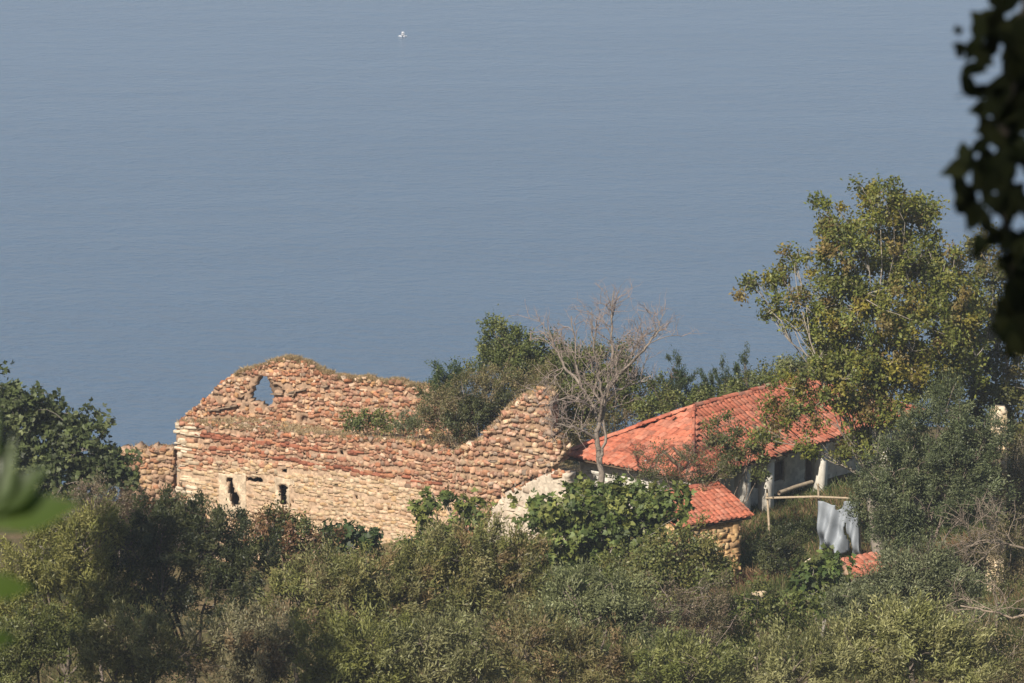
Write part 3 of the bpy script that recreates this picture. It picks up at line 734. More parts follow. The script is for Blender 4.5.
def tree(name, label, cat, kind, Y, bpx, lobes, trunk_r=.12, dens=1.0, group=None, upright=False, pal=None, bare=.0, leafmat=None, base=None, sizek=1.0, clump_noise=.12):
    K = dict(KIND[kind]); 
    if pal: K['pal'] = pal
    rate = Y * T7 / 512 * 1.02
    cs = []; 
    for lb in lobes:
        px, py, rx, ry = lb[:4]; dy = lb[4] if len(lb) > 4 else 0
        c = at(px, py, Y + dy); cs.append((c, rx * rate, min(rx, ry * 1.4) * rate * .95, ry * rate))
    if base is None:
        b = at(bpx, 400, Y); b[2] = float(ground(b[0], b[1])) - .15
    else: b = np.asarray(base, float)
    t = thing(name, label, cat, b + Z3 * .15, group)
    tr = MB(); cr = MB()
    cen = np.mean([c[0] for c in cs], 0)
    low = min(c[0][2] - c[3] for c in cs)
    fork = b + (cen - b) * .35; fork[2] = max(b[2] + .3, min(fork[2], low + .5))
    P, rad = curve(b, fork, 6, .08, trunk_r * 1.25, trunk_r * .85); rad[0] *= 1.25
    tr.tube(P, rad, K['bark'], 8, .06)
    for (c, rx, ry, rz) in cs:
        lk = max(.22, min(1, (3.5 / len(cs)) ** .75)); lim, lr = curve(fork, c + np.array([0, 0, -.25 * rz]), 7, .14, trunk_r * .6 * lk, max(trunk_r * .2 * lk, .012))
        tr.tube(lim, lr, K['bark'], 6, .05)
        sub = [lim]
        ns = 3 + int(2 * rx)
        for k in range(ns):
            dd = nrm(rng.normal(0, 1, 3) + np.array([0, 0, .35])); e = c + dd * np.array([rx, ry, rz]) * .75
            s0 = lim[rng.integers(3, 7)]
            sb, sr = curve(s0, e, 6, .14, trunk_r * .3 * lk, trunk_r * .08 * lk); tr.tube(sb, np.maximum(sr, .009), np.array(K['bark']) * rng.uniform(.8, 1.15), 5); sub.append(sb)
        nodes = np.concatenate(sub)
        n = max(4, int(K['cd'] * dens * math.pi * rx * rz))
        D = nrm(rng.normal(0, 1, (n, 3)) + np.array([0, 0, .18])); rr = rng.uniform(.38, 1.04, (n, 1)) ** .65
        wv = 1 + .16 * np.sin(D[:, :1] * 5 + c[0]) + .14 * np.sin(D[:, 2:] * 6 + c[1] * 2)
        CP = c + D * np.array([rx, ry, rz]) * rr * wv + rng.normal(0, clump_noise, (n, 3))
        CP[:, 2] = np.maximum(CP[:, 2], ground(CP[:, 0], CP[:, 1]) + .1)
        for k in range(n):
            if rng.random() < .55:
                q = nodes[np.argmin(((nodes - CP[k]) ** 2).sum(1) + rng.random(len(nodes)) * .2)]
                sb, sr = curve(q, CP[k], 4, .15, max(.012, trunk_r * .09), .005); tr.tube(sb, sr, np.array(K['bark']) * rng.uniform(.8, 1.2), 3)
        live = rng.random(n) >= bare
        CP, D = CP[live], D[live]; n = len(CP)
        if n == 0: continue
        lpc = K['lpc']; cnt = rng.poisson(lpc, n); N = cnt.sum(); ci = np.repeat(np.arange(n), cnt)
        ax_c = nrm(D * .7 + np.array([0, 0, .7 if not upright else 1.6]) + rng.normal(0, .45, (n, 3)))
        csz = K['cr'] * rng.uniform(.65, 1.35, n) * sizek
        off = rng.normal(0, 1, (N, 3)) * csz[ci, None] * .52
        al = rng.normal(0, 1, N) * csz[ci] * (.9 * K['spray'])
        Pp = CP[ci] + off * (1 - .45 * K['spray']) + ax_c[ci] * al[:, None]
        A = nrm(ax_c[ci] * K['spray'] * 1.2 + rng.normal(0, .75, (N, 3)) + D[ci] * .3 + (np.array([0, 0, -.25]) if K['spray'] < .4 else 0))
        Nn = nrm(D[ci] * .9 + np.array([0, 0, .5]) + rng.normal(0, .5, (N, 3))); Nn = nrm(Nn - A * (Nn * A).sum(1, keepdims=True))
        pl = np.array(K['pal']); cp = pl[rng.integers(len(pl), size=n)]; lp_ = pl[rng.integers(len(pl), size=N)]
        col = (cp[ci] * .68 + lp_ * .32) * rng.uniform(.66, 1.42, (N, 1)) * rng.uniform(.78, 1.25, n)[ci, None]
        leaves(cr, Pp, A, Nn, K['l'] * rng.uniform(.65, 1.25, N) * sizek, K['w'] * rng.uniform(.7, 1.25, N) * sizek, col, K.get('fig', False))
    tr.build('trunk', BARK, t, True)
    if cr.n: cr.build('crown', leafmat or (LEAF_GLOSSY if 'fig' in kind else LEAF), t)
    return t

exec_trees = True
# left edge and behind the ruin
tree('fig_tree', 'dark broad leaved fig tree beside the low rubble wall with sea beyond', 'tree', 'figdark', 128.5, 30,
     [(8, 412, 42, 36), (60, 424, 26, 20), (76, 440, 34, 26), (108, 466, 26, 20), (20, 465, 40, 34), (70, 478, 44, 26), (-25, 440, 40, 50), (118, 478, 18, 12)], .2)
tree('heath_bush', 'purplish grey twiggy bush under the dark fig tree', 'bush', 'heath', 113, 98, [(95, 498, 26, 20), (112, 508, 22, 18), (70, 510, 22, 16)], .05, bare=.2)
tree('evergreen_tree', 'small bright green tree rising above the rubble gable', 'tree', 'shrub', 133, 505, [(505, 345, 26, 17), (490, 362, 22, 14), (520, 362, 30, 22), (545, 352, 20, 14), (500, 330, 12, 9), (560, 372, 24, 22), (530, 378, 26, 16), (560, 396, 24, 18), (575, 415, 22, 18)], .1, dens=1.3)
tree('evergreen_bush', 'rounded dark green bush at the end of the rear wall', 'bush', 'dark', 131.5, 445, [(446, 374, 13, 12), (440, 392, 15, 15), (455, 385, 14, 12)], .05, pal=[(.06,.09,.026),(.08,.11,.035),(.045,.07,.02)])
tree('dry_bush', 'olive brown half dry bush growing against the rubble gable slope', 'bush', 'dryish', 129.5, 468, [(470, 400, 30, 26), (490, 385, 28, 20), (478, 427, 18, 14), (490, 418, 16, 13), (450, 418, 30, 20), (485, 412, 22, 20), (520, 382, 24, 12), (432, 408, 18, 14), (505, 396, 22, 16), (540, 384, 22, 14)], .06, dens=1.35)
tree('green_bush', 'deep green bush in the middle of the brown thicket on the ruin', 'bush', 'dark', 128.9, 470, [(474, 414, 15, 17), (458, 424, 14, 12), (496, 405, 12, 9)], .05)
tree('thicket', 'grey brown tangle of twigs around the foot of the bare tree', 'thicket', 'dryish', 131.5, 580, [(578, 400, 30, 26), (565, 430, 26, 20), (600, 425, 30, 22), (626, 412, 26, 22), (555, 374, 24, 18), (612, 386, 26, 22), (590, 358, 22, 14), (585, 445, 28, 16), (540, 388, 20, 12), (570, 445, 16, 14), (635, 396, 22, 20)], .07, bare=.15, dens=1.25)
tree('bay_tree', 'green leafy tree half hidden by the bare tree branches', 'tree', 'shrub', 131, 622, [(618, 372, 16, 20), (600, 360, 16, 14), (624, 352, 7, 12), (640, 396, 22, 18), (655, 408, 26, 14), (600, 392, 26, 22), (575, 385, 24, 20), (570, 358, 18, 16)], .08)
tree('cypress', 'slender young cypress between the bare tree and the roof ridge', 'tree', 'cypress', 136, 676, [(672, 373, 7, 16), (676, 392, 13, 16), (667, 405, 14, 16), (688, 398, 12, 16), (682, 382, 9, 11)], .06, upright=True)
tree('cypress', 'small cypress tip standing alone behind the roof ridge', 'tree', 'cypress', 137, 745, [(745, 362, 4, 9), (745, 374, 6, 10), (744, 388, 11, 12)], .05, upright=True)
tree('cypress', 'short cypress tuft in the green scrub over the ridge', 'tree', 'cypress', 137, 716, [(718, 376, 5, 10), (714, 390, 12, 14), (726, 382, 8, 10), (704, 394, 9, 14)], .05, upright=True)
tree('broadleaf_bush', 'mid green bush spilling over the roof ridge', 'bush', 'shrub', 134.5, 735, [(715, 402, 30, 14), (750, 394, 26, 15), (770, 384, 24, 14), (690, 410, 26, 12), (733, 392, 18, 13)], .06)
tree('pale_bush', 'pale yellowish bush between roof ridge and autumn tree', 'bush', 'shrub', 136, 795, [(795, 372, 24, 18), (822, 366, 26, 22), (778, 380, 18, 12), (850, 372, 30, 24)], .07, pal=[(.15,.165,.06),(.18,.18,.075),(.12,.14,.05)])

# the big autumn tree
tree('autumn_tree', 'tall tree with yellow green and rusty leaves overhanging the farmhouse roof', 'tree', 'autumn', 121.5, 888,
     [(878, 212, 30, 26, 0), (905, 222, 26, 22, 1.5), (850, 245, 30, 26, -1), (890, 265, 46, 34, .5), (935, 268, 34, 34, 1), (826, 235, 13, 20, -.5), (824, 207, 11, 9, -.5), (795, 256, 18, 9, -.6), (786, 282, 26, 11, -.6), (758, 285, 18, 8, -.6), (802, 300, 16, 10, -1), (770, 309, 11, 6, -.8), (792, 322, 12, 7, -1), (815, 330, 18, 14, -1), (838, 290, 30, 22, -1), (868, 315, 44, 30, -1.5), (920, 318, 42, 34, 0), (955, 310, 32, 36, 1), (830, 345, 30, 24, -1), (850, 372, 38, 26, -1.5), (890, 365, 44, 30, -1), (800, 384, 24, 13, -1), (778, 414, 20, 13, -1.2), (812, 405, 20, 12, -1.2), (840, 402, 26, 13, -1.2), (875, 408, 36, 22, -1.2), (925, 372, 36, 28, .5), (768, 436, 12, 9, -1.2), (805, 446, 13, 11, -1.2), (862, 446, 18, 16, -1), (960, 355, 30, 30, 1), (870, 194, 14, 10, 0), (920, 205, 18, 12, 1)], .2, dens=.95, clump_noise=.16)
tree('leafy_branch_tree', 'yellowing tree crowding the right side of the tall autumn tree', 'tree', 'autumn', 125, 1000, [(985, 270, 30, 40), (1010, 330, 34, 40), (975, 335, 30, 34), (1000, 385, 36, 30), (1014, 408, 24, 18), (1022, 432, 24, 18), (965, 395, 30, 30), (1030, 280, 26, 40)], .16, dens=.8, pal=[(.12,.13,.035),(.16,.155,.045),(.19,.15,.05),(.09,.10,.03)])
tree('juniper_tree', 'dense grey green tree under the tall autumn tree', 'tree', 'juniper', 116, 930, [(948, 405, 26, 22), (935, 432, 34, 26), (905, 462, 34, 26), (955, 462, 36, 30), (880, 485, 30, 22), (925, 500, 40, 28), (975, 490, 34, 30), (878, 512, 28, 16), (884, 532, 20, 16), (900, 530, 24, 14), (985, 440, 24, 28)], .16, pal=[(.10,.125,.055),(.135,.16,.075),(.08,.10,.042),(.17,.19,.09)])
tree('juniper_bush', 'broad grey green bush in front of the low outbuilding roof', 'bush', 'juniper', 106, 920, [(893, 566, 22, 15), (924, 562, 26, 16), (905, 575, 30, 22), (940, 585, 38, 26), (880, 592, 30, 22), (965, 600, 30, 24), (905, 605, 40, 26), (850, 605, 30, 20)], .08)
tree('bramble_thicket', 'brownish green thicket on the bank below the chimney stack', 'thicket', 'dryish', 118, 1005, [(1012, 466, 34, 22), (1000, 490, 34, 26), (1020, 520, 36, 30), (982, 466, 18, 20), (1035, 470, 30, 40)], .06, bare=.15, pal=[(.13,.12,.06),(.16,.125,.08),(.09,.10,.04)])

tree('dry_bush', 'brown half bare bush around the foot of the pale stone pillar', 'bush', 'dryish', 110.5, 1000, [(988, 555, 26, 20), (1012, 535, 22, 22), (1016, 575, 26, 18), (992, 580, 22, 16)], .05, bare=.3)
# in front of the house
tree('fig_tree', 'bright green fig tree with large leaves in front of the bare tree', 'tree', 'fig', 116, 605, [(548, 514, 26, 18), (585, 506, 34, 22), (630, 502, 34, 20), (662, 506, 24, 18), (560, 540, 32, 22), (605, 538, 38, 24), (645, 532, 30, 22), (540, 560, 22, 16), (590, 560, 26, 14)], .13)
tree('fig_sapling', 'slim fig shoots standing upright against the pale masonry', 'sapling', 'fig', 119.5, 445, [(426, 512, 8, 14), (431, 500, 6, 12), (446, 503, 5, 16), (463, 506, 5, 14), (470, 522, 12, 10), (450, 530, 16, 10), (425, 532, 12, 10), (478, 510, 4, 8)], .05, dens=.75, upright=True)
tree('fig_sapling', 'small fig bush low against the smooth ruin wall', 'sapling', 'fig', 117, 360, [(368, 535, 9, 9), (352, 540, 14, 11), (335, 536, 12, 10), (370, 546, 12, 8)], .05, pal=[(.055,.085,.028),(.07,.11,.033),(.045,.07,.022)])
tree('scrambling_bush', 'straggly half bare bush leaning on the roof edge', 'bush', 'dryish', 121.5, 665, [(655, 462, 26, 15), (690, 458, 24, 14), (640, 478, 26, 12), (680, 480, 30, 12), (715, 470, 20, 14)], .06, bare=.35, pal=[(.12,.125,.05),(.15,.135,.065),(.09,.105,.035)])
tree('creeper', 'yellow green creeper hanging over the eave above the porch posts', 'creeper', 'shrub', 122.2, 716, [(722, 422, 7, 14), (728, 445, 13, 16), (744, 446, 16, 10), (760, 436, 14, 13), (728, 466, 13, 10), (761, 470, 5, 14)], .05, dens=.9, pal=[(.10,.125,.035),(.13,.145,.045),(.15,.14,.06)])
tree('laurel_bush', 'yellow green bush of rounded leaves wrapping the shed front', 'bush', 'shrub', 113.5, 650, [(690, 545, 24, 16), (660, 555, 30, 20), (700, 565, 26, 18), (635, 570, 28, 20), (675, 580, 30, 18), (718, 575, 12, 16), (620, 590, 24, 16), (712, 548, 10, 10)], .06, pal=[(.14,.16,.045),(.18,.19,.06),(.11,.13,.035),(.22,.20,.065)])
tree('fig_sapling', 'round light green fig bush below the tarpaulin', 'sapling', 'fig', 109.5, 825, [(826, 572, 26, 16), (808, 585, 22, 16), (840, 590, 20, 16), (825, 600, 24, 12)], .06, pal=[(.10,.14,.035),(.13,.17,.045),(.07,.11,.03),(.16,.17,.05)])
tree('shade_bush', 'dark weedy bush in the shade beside the shed wall', 'bush', 'dark', 119.5, 780, [(775, 548, 20, 18), (795, 538, 18, 14), (770, 566, 14, 14)], .04)
tree('mastic_bush', 'small olive green bush at the foot of the smooth ruin wall', 'bush', 'shrub', 117, 405, [(400, 552, 16, 10), (418, 556, 16, 10), (388, 558, 12, 8)], .04)
tree('ruin_bush', 'low green bush rooted on the ruin rubble', 'bush', 'shrub', 130.6, 375, [(368, 421, 17, 9), (352, 426, 12, 6), (382, 418, 12, 8)], .04)
tree('ruin_bush', 'smaller grey green bush on the ruin rubble beside the brown thicket', 'bush', 'juniper', 129.9, 408, [(404, 424, 15, 8), (418, 428, 12, 8)], .04)

tree('unseen_shade_pine', 'dark pine added out of view upslope to shade the olive tree', 'tree', 'dark', 97.0, -84, [(-80, 350, 44, 34), (-95, 400, 48, 34), (-70, 390, 34, 28), (-90, 300, 40, 34)], .2)  # this and the next two pines stand unseen, added to shade the olives
tree('unseen_shade_pine', 'broad dark pine added out of view between two others to shade the olives', 'tree', 'dark', 87.0, -140, [(-130, 470, 80, 60), (-150, 380, 80, 60), (-125, 560, 70, 60), (-140, 300, 60, 50)], .22)
tree('unseen_shade_pine', 'tallest dark pine, unseen and furthest upslope, added to shade the olives', 'tree', 'dark', 81.0, -120, [(-120, 330, 80, 60), (-115, 430, 85, 60), (-125, 240, 70, 60), (-115, 520, 70, 60)], .22)
# ---- the olive belt across the bottom
OL = 'olive trees and bushes in the belt below the ruin'
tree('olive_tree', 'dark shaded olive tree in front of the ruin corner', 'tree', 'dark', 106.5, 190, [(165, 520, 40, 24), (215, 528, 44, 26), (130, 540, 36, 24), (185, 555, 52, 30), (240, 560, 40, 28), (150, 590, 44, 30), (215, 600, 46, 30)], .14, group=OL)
tree('olive_tree', 'yellowish olive tree at the picture edge under the blurred leaf', 'tree', 'olive', 106, 60, [(40, 560, 44, 30), (85, 545, 34, 24), (60, 600, 50, 34), (15, 600, 34, 34), (100, 590, 34, 30), (105, 522, 24, 16)], .12, pal=[(.22,.22,.06),(.28,.265,.09),(.165,.17,.045)], group=OL)
tree('mastic_bush', 'mixed green bush with rusty patches below the ruin windows', 'bush', 'shrub', 110, 290, [(275, 525, 26, 16), (300, 532, 26, 18), (255, 540, 26, 18), (285, 555, 30, 20), (320, 550, 22, 14)], .06, pal=[(.09,.105,.03),(.11,.125,.04),(.07,.085,.025),(.22,.11,.06)])
tree('olive_tree', 'silvery olive tree in front of the smooth ruin wall', 'tree', 'olive', 103, 335, [(330, 575, 34, 26), (365, 580, 34, 26), (300, 595, 36, 28), (340, 610, 50, 30), (385, 605, 36, 28)], .12, group=OL)
tree('olive_tree', 'wide olive tree below the slim upright fig shoots', 'tree', 'olive', 104, 470, [(440, 555, 34, 24), (480, 550, 40, 26), (520, 562, 34, 26), (420, 585, 38, 28), (465, 590, 46, 30), (515, 600, 40, 28)], .13, group=OL)
tree('olive_tree', 'soft grey green olive tree below the bright fig tree', 'tree', 'juniper', 101, 590, [(575, 590, 34, 24), (612, 595, 34, 24), (590, 620, 46, 28), (555, 622, 34, 26), (635, 625, 34, 26)], .11, pal=[(.19,.21,.095),(.24,.255,.12),(.15,.165,.07)], group=OL)
tree('heath_bush', 'mauve grey twiggy bush among the olives near the shed', 'bush', 'heath', 103, 690, [(672, 605, 26, 22), (705, 600, 30, 26), (690, 628, 34, 22), (655, 625, 20, 16), (720, 625, 24, 20)], .06, bare=.15)
tree('mastic_bush', 'loose leafy green bush in the hollow right of the mauve bush', 'bush', 'shrub', 104, 760, [(750, 610, 30, 20), (775, 628, 30, 20), (735, 640, 26, 18), (795, 605, 24, 16)], .06, dens=.8)
tree('olive_tree', 'pale sunlit olive tree in the near corner below the grey green bushes', 'tree', 'olive', 98, 885, [(890, 625, 44, 24), (930, 640, 40, 26), (850, 645, 38, 24), (895, 660, 54, 28), (960, 665, 34, 24)], .12, pal=[(.26,.265,.095),(.32,.31,.14),(.20,.205,.065)], group=OL)
for k, (bx, Y, dk, lab, lob) in enumerate((
    (40, 98, 'dark', 'dark bottom olive bush in the near left corner', [(30, 640, 48, 30), (75, 650, 44, 30), (10, 670, 40, 30)]),
    (130, 97, 'olive', 'dull olive bush at the bottom below the dark shaded olive', [(125, 635, 40, 30), (165, 655, 46, 30), (115, 670, 40, 26)]),
    (240, 97, 'olive', 'bottom olive bush with bare stems between dark and silvery olives', [(230, 645, 44, 28), (275, 640, 40, 28), (250, 670, 50, 28)]),
    (355, 96, 'olive', 'bottom olive bush straight below the silvery olive', [(330, 655, 44, 26), (375, 648, 40, 28), (360, 675, 50, 26)]),
    (455, 96, 'olive', 'bottom olive bush straight below the wide olive', [(430, 648, 40, 28), (475, 645, 42, 28), (455, 672, 50, 26)]),
    (550, 95, 'olive', 'bottom olive bush straight below the soft grey green olive', [(525, 650, 40, 26), (570, 660, 44, 26), (610, 668, 36, 24)]),
    (665, 95, 'olive', 'bottom olive bush straight below the mauve bush', [(650, 662, 40, 22), (695, 666, 40, 24)]),
    (780, 96, 'olive', 'bottom olive bush left of the pale sunlit olive', [(750, 672, 36, 20), (795, 660, 40, 24), (825, 672, 34, 20)]))):
    tree('olive_bush', lab, 'bush', dk, Y, bx, lob, .08, group=OL, bare=.12, pal=([(.13,.145,.04),(.17,.18,.06),(.10,.115,.03)], [(.22,.215,.08),(.27,.255,.11),(.17,.165,.055)], [(.24,.22,.12),(.19,.18,.09),(.28,.26,.15),(.26,.18,.10)], [(.19,.20,.055),(.24,.245,.08),(.15,.155,.04)], [(.23,.235,.10),(.28,.27,.13),(.18,.185,.07)], [(.18,.17,.065),(.23,.205,.09),(.14,.14,.045),(.27,.19,.1)], [(.20,.215,.07),(.25,.255,.09),(.15,.17,.045)], [(.24,.24,.10),(.29,.28,.13),(.19,.19,.07)])[k])
tree('hillside_bush', 'brownish green bush in the near right corner under the dead boughs', 'bush', 'dryish', 99, 1000, [(1000, 660, 36, 26), (980, 640, 30, 18), (1030, 650, 30, 30)], .07)

# ---------------------------------------------------------------- bare trees
def bare_tree(name, label, cat, pts, r, col, twig, n1, n2, seed, twigcol=None, Lf=1.0, spread=.7, up=.5):
    """pts: list of limb polylines in world space (first is the trunk)"""
    t = thing(name, label, cat, pts[0][0]); tk = MB(); tw = MB()
    for i, pl in enumerate(pts):
        pl = np.asarray(pl, float); k = len(pl)
        tt = np.linspace(0, 1, k); fine = np.linspace(0, 1, k * 3)
        P = np.stack([np.interp(fine, tt, pl[:, q]) for q in range(3)], 1) + rng.normal(0, .018, (k * 3, 3))
        r0 = r if i == 0 else r * .5
        rad = r0 * (1 - .72 * fine) if i else r0 * (1.15 - .5 * fine)
        tk.tube(P, rad, np.array(col) * rng.uniform(.9, 1.1), 7, .08)
        if i == 0 and len(pts) > 1: continue
        for a in range(n1):
            s = rng.uniform(.25, 1.0); j = int(s * (len(P) - 1)); d0 = nrm(P[min(j + 1, len(P) - 1)] - P[max(j - 1, 0)])
            d = nrm(d0 * .6 + rng.normal(0, spread, 3) + Z3 * up); L1 = Lf * rng.uniform(.5, 1.3) * (1.2 - .5 * s)
            q, qr = curve(P[j], P[j] + d * L1, 6, .15, max(rad[j] * .45, .012), .008); tk.tube(q, qr, np.array(col) * rng.uniform(.85, 1.15), 4)
            for b in range(n2):
                j2 = rng.integers(1, 6); d2 = nrm(d * .7 + rng.normal(0, spread, 3) + Z3 * up * .8); L2 = Lf * rng.uniform(.25, .7)
                q2, qr2 = curve(q[j2], q[j2] + d2 * L2, 5, .14, .010, .005); tw.tube(q2, qr2, twigcol or col, 3)
                for c in range(2):
                    d3 = nrm(d2 * .7 + rng.normal(0, spread, 3) + Z3 * up * .6); s2 = q2[rng.integers(1, 5)]
                    q3, qr3 = curve(s2, s2 + d3 * Lf * rng.uniform(.12, .4), 4, .12, .006, .0035); tw.tube(q3, qr3, twigcol or col, 3)
    tk.build('trunk', BARK, t, True); tw.build('twigs', BARK, t)
    return t
Yb = 121.0
A = lambda x, y, d=0: at(x, y, Yb + d)
b0 = A(604, 505); b0[2] = GZ_(b0) - .1
bare_tree('bare_tree', 'leafless grey tree with pinkish twig tips in front of the farmhouse roof', 'tree',
  [[b0, A(603, 490), A(600, 465), A(597, 440), A(599, 420)],
   [A(600, 460), A(606, 440), A(604, 415), A(606, 392), A(612, 370), A(618, 345)],
   [A(599, 422), A(592, 405, .3), A(583, 388, .4), A(576, 365, .5), A(575, 340, .6), A(570, 315, .6)],
   [A(599, 425), A(603, 400, -.3), A(598, 375, -.4), A(594, 345, -.6), A(590, 318, -.6)],
   [A(604, 405), A(615, 390, .4), A(632, 385, .8), A(650, 376, 1.)],
   [A(606, 392), A(622, 372, -.4), A(634, 350, -.5), A(645, 330, -.5)],
   [A(598, 412), A(583, 402, -.6), A(565, 398, -.9), A(548, 405, -1)],
   [A(596, 440), A(580, 428, -.5), A(560, 425, -.8), A(545, 418, -1.)],
   [A(612, 370), A(613, 345), A(611, 318), A(614, 292)],
   [A(583, 388, .4), A(566, 368, .8), A(556, 350, .9), A(548, 328, .9)],
   [A(622, 372, -.4), A(642, 352, -.9), A(653, 338, -1), A(664, 324, -1)]],
  .1, (.27, .225, .185), True, 10, 5, 1, (.34, .27, .235), 1.0, .7, .4)
# dead boughs at the right edge
Yb = 109.0
bare_tree('dead_bough', 'dead grey bough reaching out with bare twigs below the bramble thicket', 'branch',
  [[A(1040, 552), A(1010, 545), A(985, 540), A(965, 546)], [A(1010, 545), A(985, 532, -.4), A(962, 522, -.6)], [A(990, 540), A(965, 548, .3), A(938, 562, .5)], [A(1000, 544), A(975, 565, -.3), A(955, 585, -.5)], [A(1015, 546), A(1000, 525), A(985, 505)]],
  .03, (.24, .195, .15), True, 7, 6, 2, None, .8, .65, .1)
Yb = 101.0
bare_tree('dead_bough', 'broken pale bough across the near right corner', 'branch',
  [[A(1045, 612), A(1015, 617), A(990, 612), A(960, 606)], [A(995, 613), A(975, 600, .2), A(950, 598, .3)], [A(985, 612), A(972, 625), A(960, 632)], [A(990, 614), A(985, 635), A(984, 665)], [A(1010, 616), A(1005, 600, -.3), A(1000, 590, -.3)]],
  .032, (.30, .24, .18), True, 5, 5, 3, None, .6, .65, -.1)

# ---------------------------------------------------------------- grasses
def grass(name, P, h, pal, label=None, lean=.5, w=.012, material=None):
    n = len(P); hh = h * rng.uniform(.5, 1.3, (n, 1))
    d = nrm(rng.normal(0, lean, (n, 3)) + np.array([0, 0, 1.])); s = nrm(np.cross(d, rng.normal(0, 1, (n, 3))))
    ww = w * rng.uniform(.6, 1.4, (n, 1)); tip = P + d * hh; tip[:, :2] += rng.normal(0, .25, (n, 2)) * hh
    V = np.stack([P - s * ww, P + s * ww, (P + tip) / 2 + s * ww * .8 + Z3 * hh * .06, tip], 1)
    pl = np.array(pal); m_ = MB(); m_.add(V.reshape(-1, 3), np.arange(4 * n).reshape(n, 4), pl[rng.integers(len(pl), size=n)] * rng.uniform(.75, 1.25, (n, 1)))
    o = m_.build(name, material or DRYM); tag(o, label, kind='stuff'); return o
def gpts(n, x0, x1, y0, y1, thr=.45, f=.9):
    x = rng.uniform(x0, x1, n); y = rng.uniform(y0, y1, n)
    k = .5 + .25 * np.sin(x * f + 1.7 * np.sin(y * f * .8)) + .25 * np.sin(y * f * 1.3 - x * f * .6) + rng.normal(0, .15, n)
    x, y = x[k > thr], y[k > thr]
    return np.stack([x, y, ground(x, y) - .02], 1)
STRAW = [(.42, .32, .17), (.36, .27, .15), (.5, .4, .24), (.30, .22, .12)]
GREENG = [(.09, .13, .03), (.12, .16, .045), (.15, .17, .06), (.07, .10, .025), (.2, .18, .08)]
grass('weeds', gpts(120000, 1, 15, 106, 132, .4), .42, GREENG, 'green weeds over the yard', .45, .014)
grass('dry_weeds', gpts(70000, 3, 15, 112, 131, .52, 1.3), .4, [(.32, .2, .11), (.28, .16, .1), (.36, .25, .13), (.25, .19, .09)], 'brown dry weeds over the yard', .4, .012)
grass('ground_cover', gpts(110000, -16, 16, 94, 120, .3), .4, [(.14, .14, .055), (.18, .16, .075), (.10, .11, .035), (.25, .19, .1)], 'rough grass under the olives', .5, .014)
def wall_grass(Wl, n, u0, u1, dmax=None):
    lo, cell, M = Wl.mask; top = np.where(M.any(1), M.shape[1] - 1 - np.argmax(M[:, ::-1], 1), -1)
    u = rng.uniform(u0, u1, n); i = np.clip(((u - lo[0]) / cell).astype(int), 0, len(top) - 1); ok = top[i] >= 0
    u, i = u[ok], i[ok]; v = lo[1] + (top[i] + 1) * cell - .06
    return Wl.pt(u, v, -rng.random(len(u)) * (Wl.t if dmax is None else dmax))
pts = [wall_grass(BW, 17000, 0, 9.2), wall_grass(FW, 4500, 0, 10), wall_grass(GW, 5000, 0, 4.4), wall_grass(W2, 350, 0, 2)]
uu = rng.uniform(.2, 9.6, 6500); dd = rng.uniform(.5, 3.4, 6500); zz = np.interp(uu, fp[:17, 0], fp[:17, 1]) - .1 - (dd - .3) * .15
kk = (np.sin(uu * 2.3) + np.sin(dd * 2.1 + uu) + rng.normal(0, .6, len(uu))) > -.1
pts.append(FW.pt(uu, zz, -dd)[kk])
grass('dry_grass', np.concatenate(pts), .17, STRAW, 'straw coloured grass along the ruin wall tops', .55, .011)

# ---------------------------------------------------------------- the near trees the photographer stands under
def near_leaves(mb, base, dirs, n, l, w, pal, jit, droop):
    base = np.asarray(base)
def broad_leaf(mb, P, A, Nn, l, w, col):
    """a larger leaf: blade of eight quads along a bent midrib, with a pointed tip"""
    A = nrm(A); Nn = nrm(Nn - A * np.dot(A, Nn)); s = np.cross(A, Nn)
    t = np.linspace(0, 1, 6); wd = np.array([.06, .6, 1, .84, .42, .02]) * w / 2
    mid = P + A * (t * l)[:, None] - Nn * (t ** 2 * l * .18)[:, None]
    Lp = mid + s * wd[:, None] + Nn * (wd * .25)[:, None]; Rp = mid - s * wd[:, None] + Nn * (wd * .25)[:, None]
    V = np.concatenate([Lp, mid, Rp]); i = np.arange(5)
    mb.add(V, np.concatenate([np.stack([i, i+1, i+7, i+6], 1), np.stack([i+6, i+7, i+13, i+12], 1)]), col)
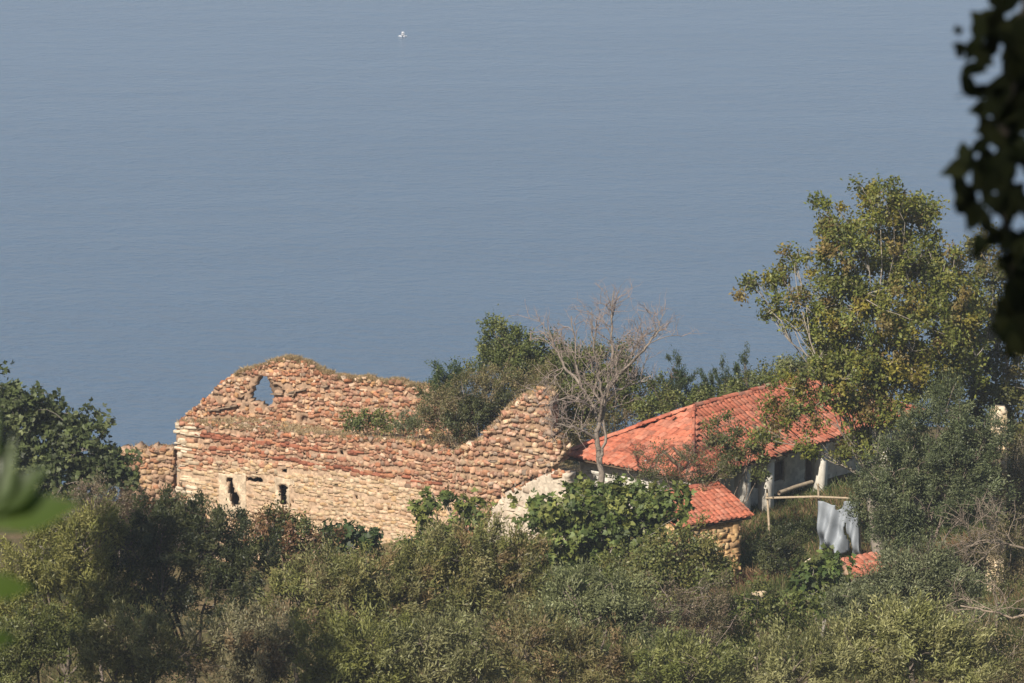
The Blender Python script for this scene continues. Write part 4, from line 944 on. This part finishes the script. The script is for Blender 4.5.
def near_tree():
    b = np.array([3.4, 5.0, 0]); b[2] = float(ground(3.4, 5.0)) - .2
    t = thing('overhanging_tree', 'foliage toned near black for shade, hanging close in from the upper right', 'tree', b + Z3 * .2)
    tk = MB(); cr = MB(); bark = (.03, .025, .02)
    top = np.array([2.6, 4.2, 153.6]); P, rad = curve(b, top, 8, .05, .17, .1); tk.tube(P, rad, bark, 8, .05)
    pal = np.array([(.007, .009, .004), (.01, .012, .005), (.005, .007, .003)])  # near-black tones put the crown's shade into the leaf and bark colour
    limbs = [(top, np.array([-2.6, .6, 155.2])), (top, np.array([0.2, 4.2, 154.6])), (top, np.array([1.6, 7.6, 152.2])), (top, np.array([3.4, 7.5, 153.5])), (top, np.array([1.2, 1.5, 155.3])), (top, np.array([4.5, 3., 154.5]))]
    cent = []
    for a, e in limbs:
        q, r_ = curve(a, e, 7, .08, .07, .02); tk.tube(q, r_, bark, 6)
        for k in range(26): cent.append(q[rng.integers(2, 7)] + rng.normal(0, 1, 3) * [.85, .8, .32])
    cent = np.array(cent)
    # crown kept out of the sight line, shaped overhead to shade the sprays below
    for c in cent:
        for k in range(16):
            p = c + rng.normal(0, .2, 3)
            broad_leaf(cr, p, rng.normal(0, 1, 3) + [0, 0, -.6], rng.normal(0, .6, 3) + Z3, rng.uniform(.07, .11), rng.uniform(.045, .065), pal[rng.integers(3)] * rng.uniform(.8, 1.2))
    # hanging sprays seen at the frame edge
    D = 8.6
    def sp(px, py, d=0): return at(px, py, D + d)
    stem = [sp(1040, -40), sp(1020, 40), sp(1005, 110, .05), sp(1000, 190, .1), sp(1012, 260), sp(1022, 330)]
    stem2 = [sp(1060, 0, .3), sp(1045, 120, .3), sp(1035, 240, .3), sp(1030, 350, .3)]
    for s_ in (stem, stem2):
        tk.tube([limbs[2][1]] + s_, np.linspace(.02, .005, len(s_) + 1), bark, 5)
    spots = [(1000, 12, 26), (1018, 22, 30), (985, 25, 22), (978, 45, 22), (965, 50, 14), (958, 30, 9), (1010, 50, 30), (975, 65, 18), (966, 88, 22), (1005, 85, 30), (1020, 70, 30), (985, 100, 22), (1000, 120, 28), (1020, 115, 30), (985, 140, 26), (975, 165, 26), (968, 185, 26), (962, 205, 20), (1000, 155, 30), (1018, 165, 26), (990, 185, 28), (1005, 205, 26), (1022, 200, 24), (975, 212, 22), (990, 225, 20), (980, 240, 18), (1010, 235, 24), (1020, 250, 30), (1022, 275, 30), (1008, 265, 20), (1018, 300, 34), (1005, 318, 26), (1020, 335, 36), (1010, 345, 22), (1024, 310, 34), (1000, 305, 16)]
    for (px, py, r_) in spots:
        for k in range(4 if r_ < 20 else 5):
            a = rng.uniform(0, 6.28); p = sp(px + rng.normal(0, r_ * .28), py + rng.normal(0, r_ * .28), rng.normal(0, .12))
            dr = np.array([math.cos(a) * .7, rng.normal(0, .4), -abs(math.sin(a)) - .1]); l = r_ * 1.35 * D * T7 / 512 * rng.uniform(.75, 1.2)
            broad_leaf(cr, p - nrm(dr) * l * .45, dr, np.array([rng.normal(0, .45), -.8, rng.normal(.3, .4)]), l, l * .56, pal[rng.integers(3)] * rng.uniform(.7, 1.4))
    tk.build('trunk', BARK, t, True); cr.build('crown', m_leaf('shade_toned_leaf', .1, .0, .5), t)
near_tree()
def near_sprig():
    D = 5.4
    def sp(px, py, d=0): return at(px, py, D + d)
    b = sp(-60, 900); b[2] = float(ground(b[0], b[1])) - .05
    t = thing('near_shrub', 'blurred bright green leaves poking in close at the lower left', 'shrub', b)
    tk = MB(); cr = MB(); g = [(.075, .12, .02), (.065, .105, .018), (.052, .085, .015)]
    tk.tube([b, sp(-50, 700), sp(-30, 600), sp(-14, 520), sp(-6, 455)], [.02, .014, .01, .008, .004], (.15, .12, .07), 5)
    def lf(x0, y0, x1, y1, wpx, tilt=.2, ci=0):
        p0, p1 = sp(x0, y0), sp(x1, y1, .02); A_ = p1 - p0; l = np.linalg.norm(A_)
        broad_leaf(cr, p0, A_, np.array([-.15, -.75, .55 + tilt]), l, wpx * D * T7 / 512, g[ci])
    lf(-16, 526, 80, 496, 50, .1, 0); lf(-14, 520, 8, 434, 42, 0, 1); lf(-12, 516, 44, 462, 38, .1, 2); lf(-24, 592, 34, 582, 34, .2, 0); lf(-22, 642, 18, 634, 26, .2, 2)
    lf(-16, 540, -60, 500, 26, .2, 1); lf(-30, 600, -80, 580, 28, .2, 0); lf(-6, 470, -16, 350, 18, 0, 1)
    tk.build('stem', BARK, t, True); cr.build('foliage', LEAF_NEAR, t)
near_sprig()
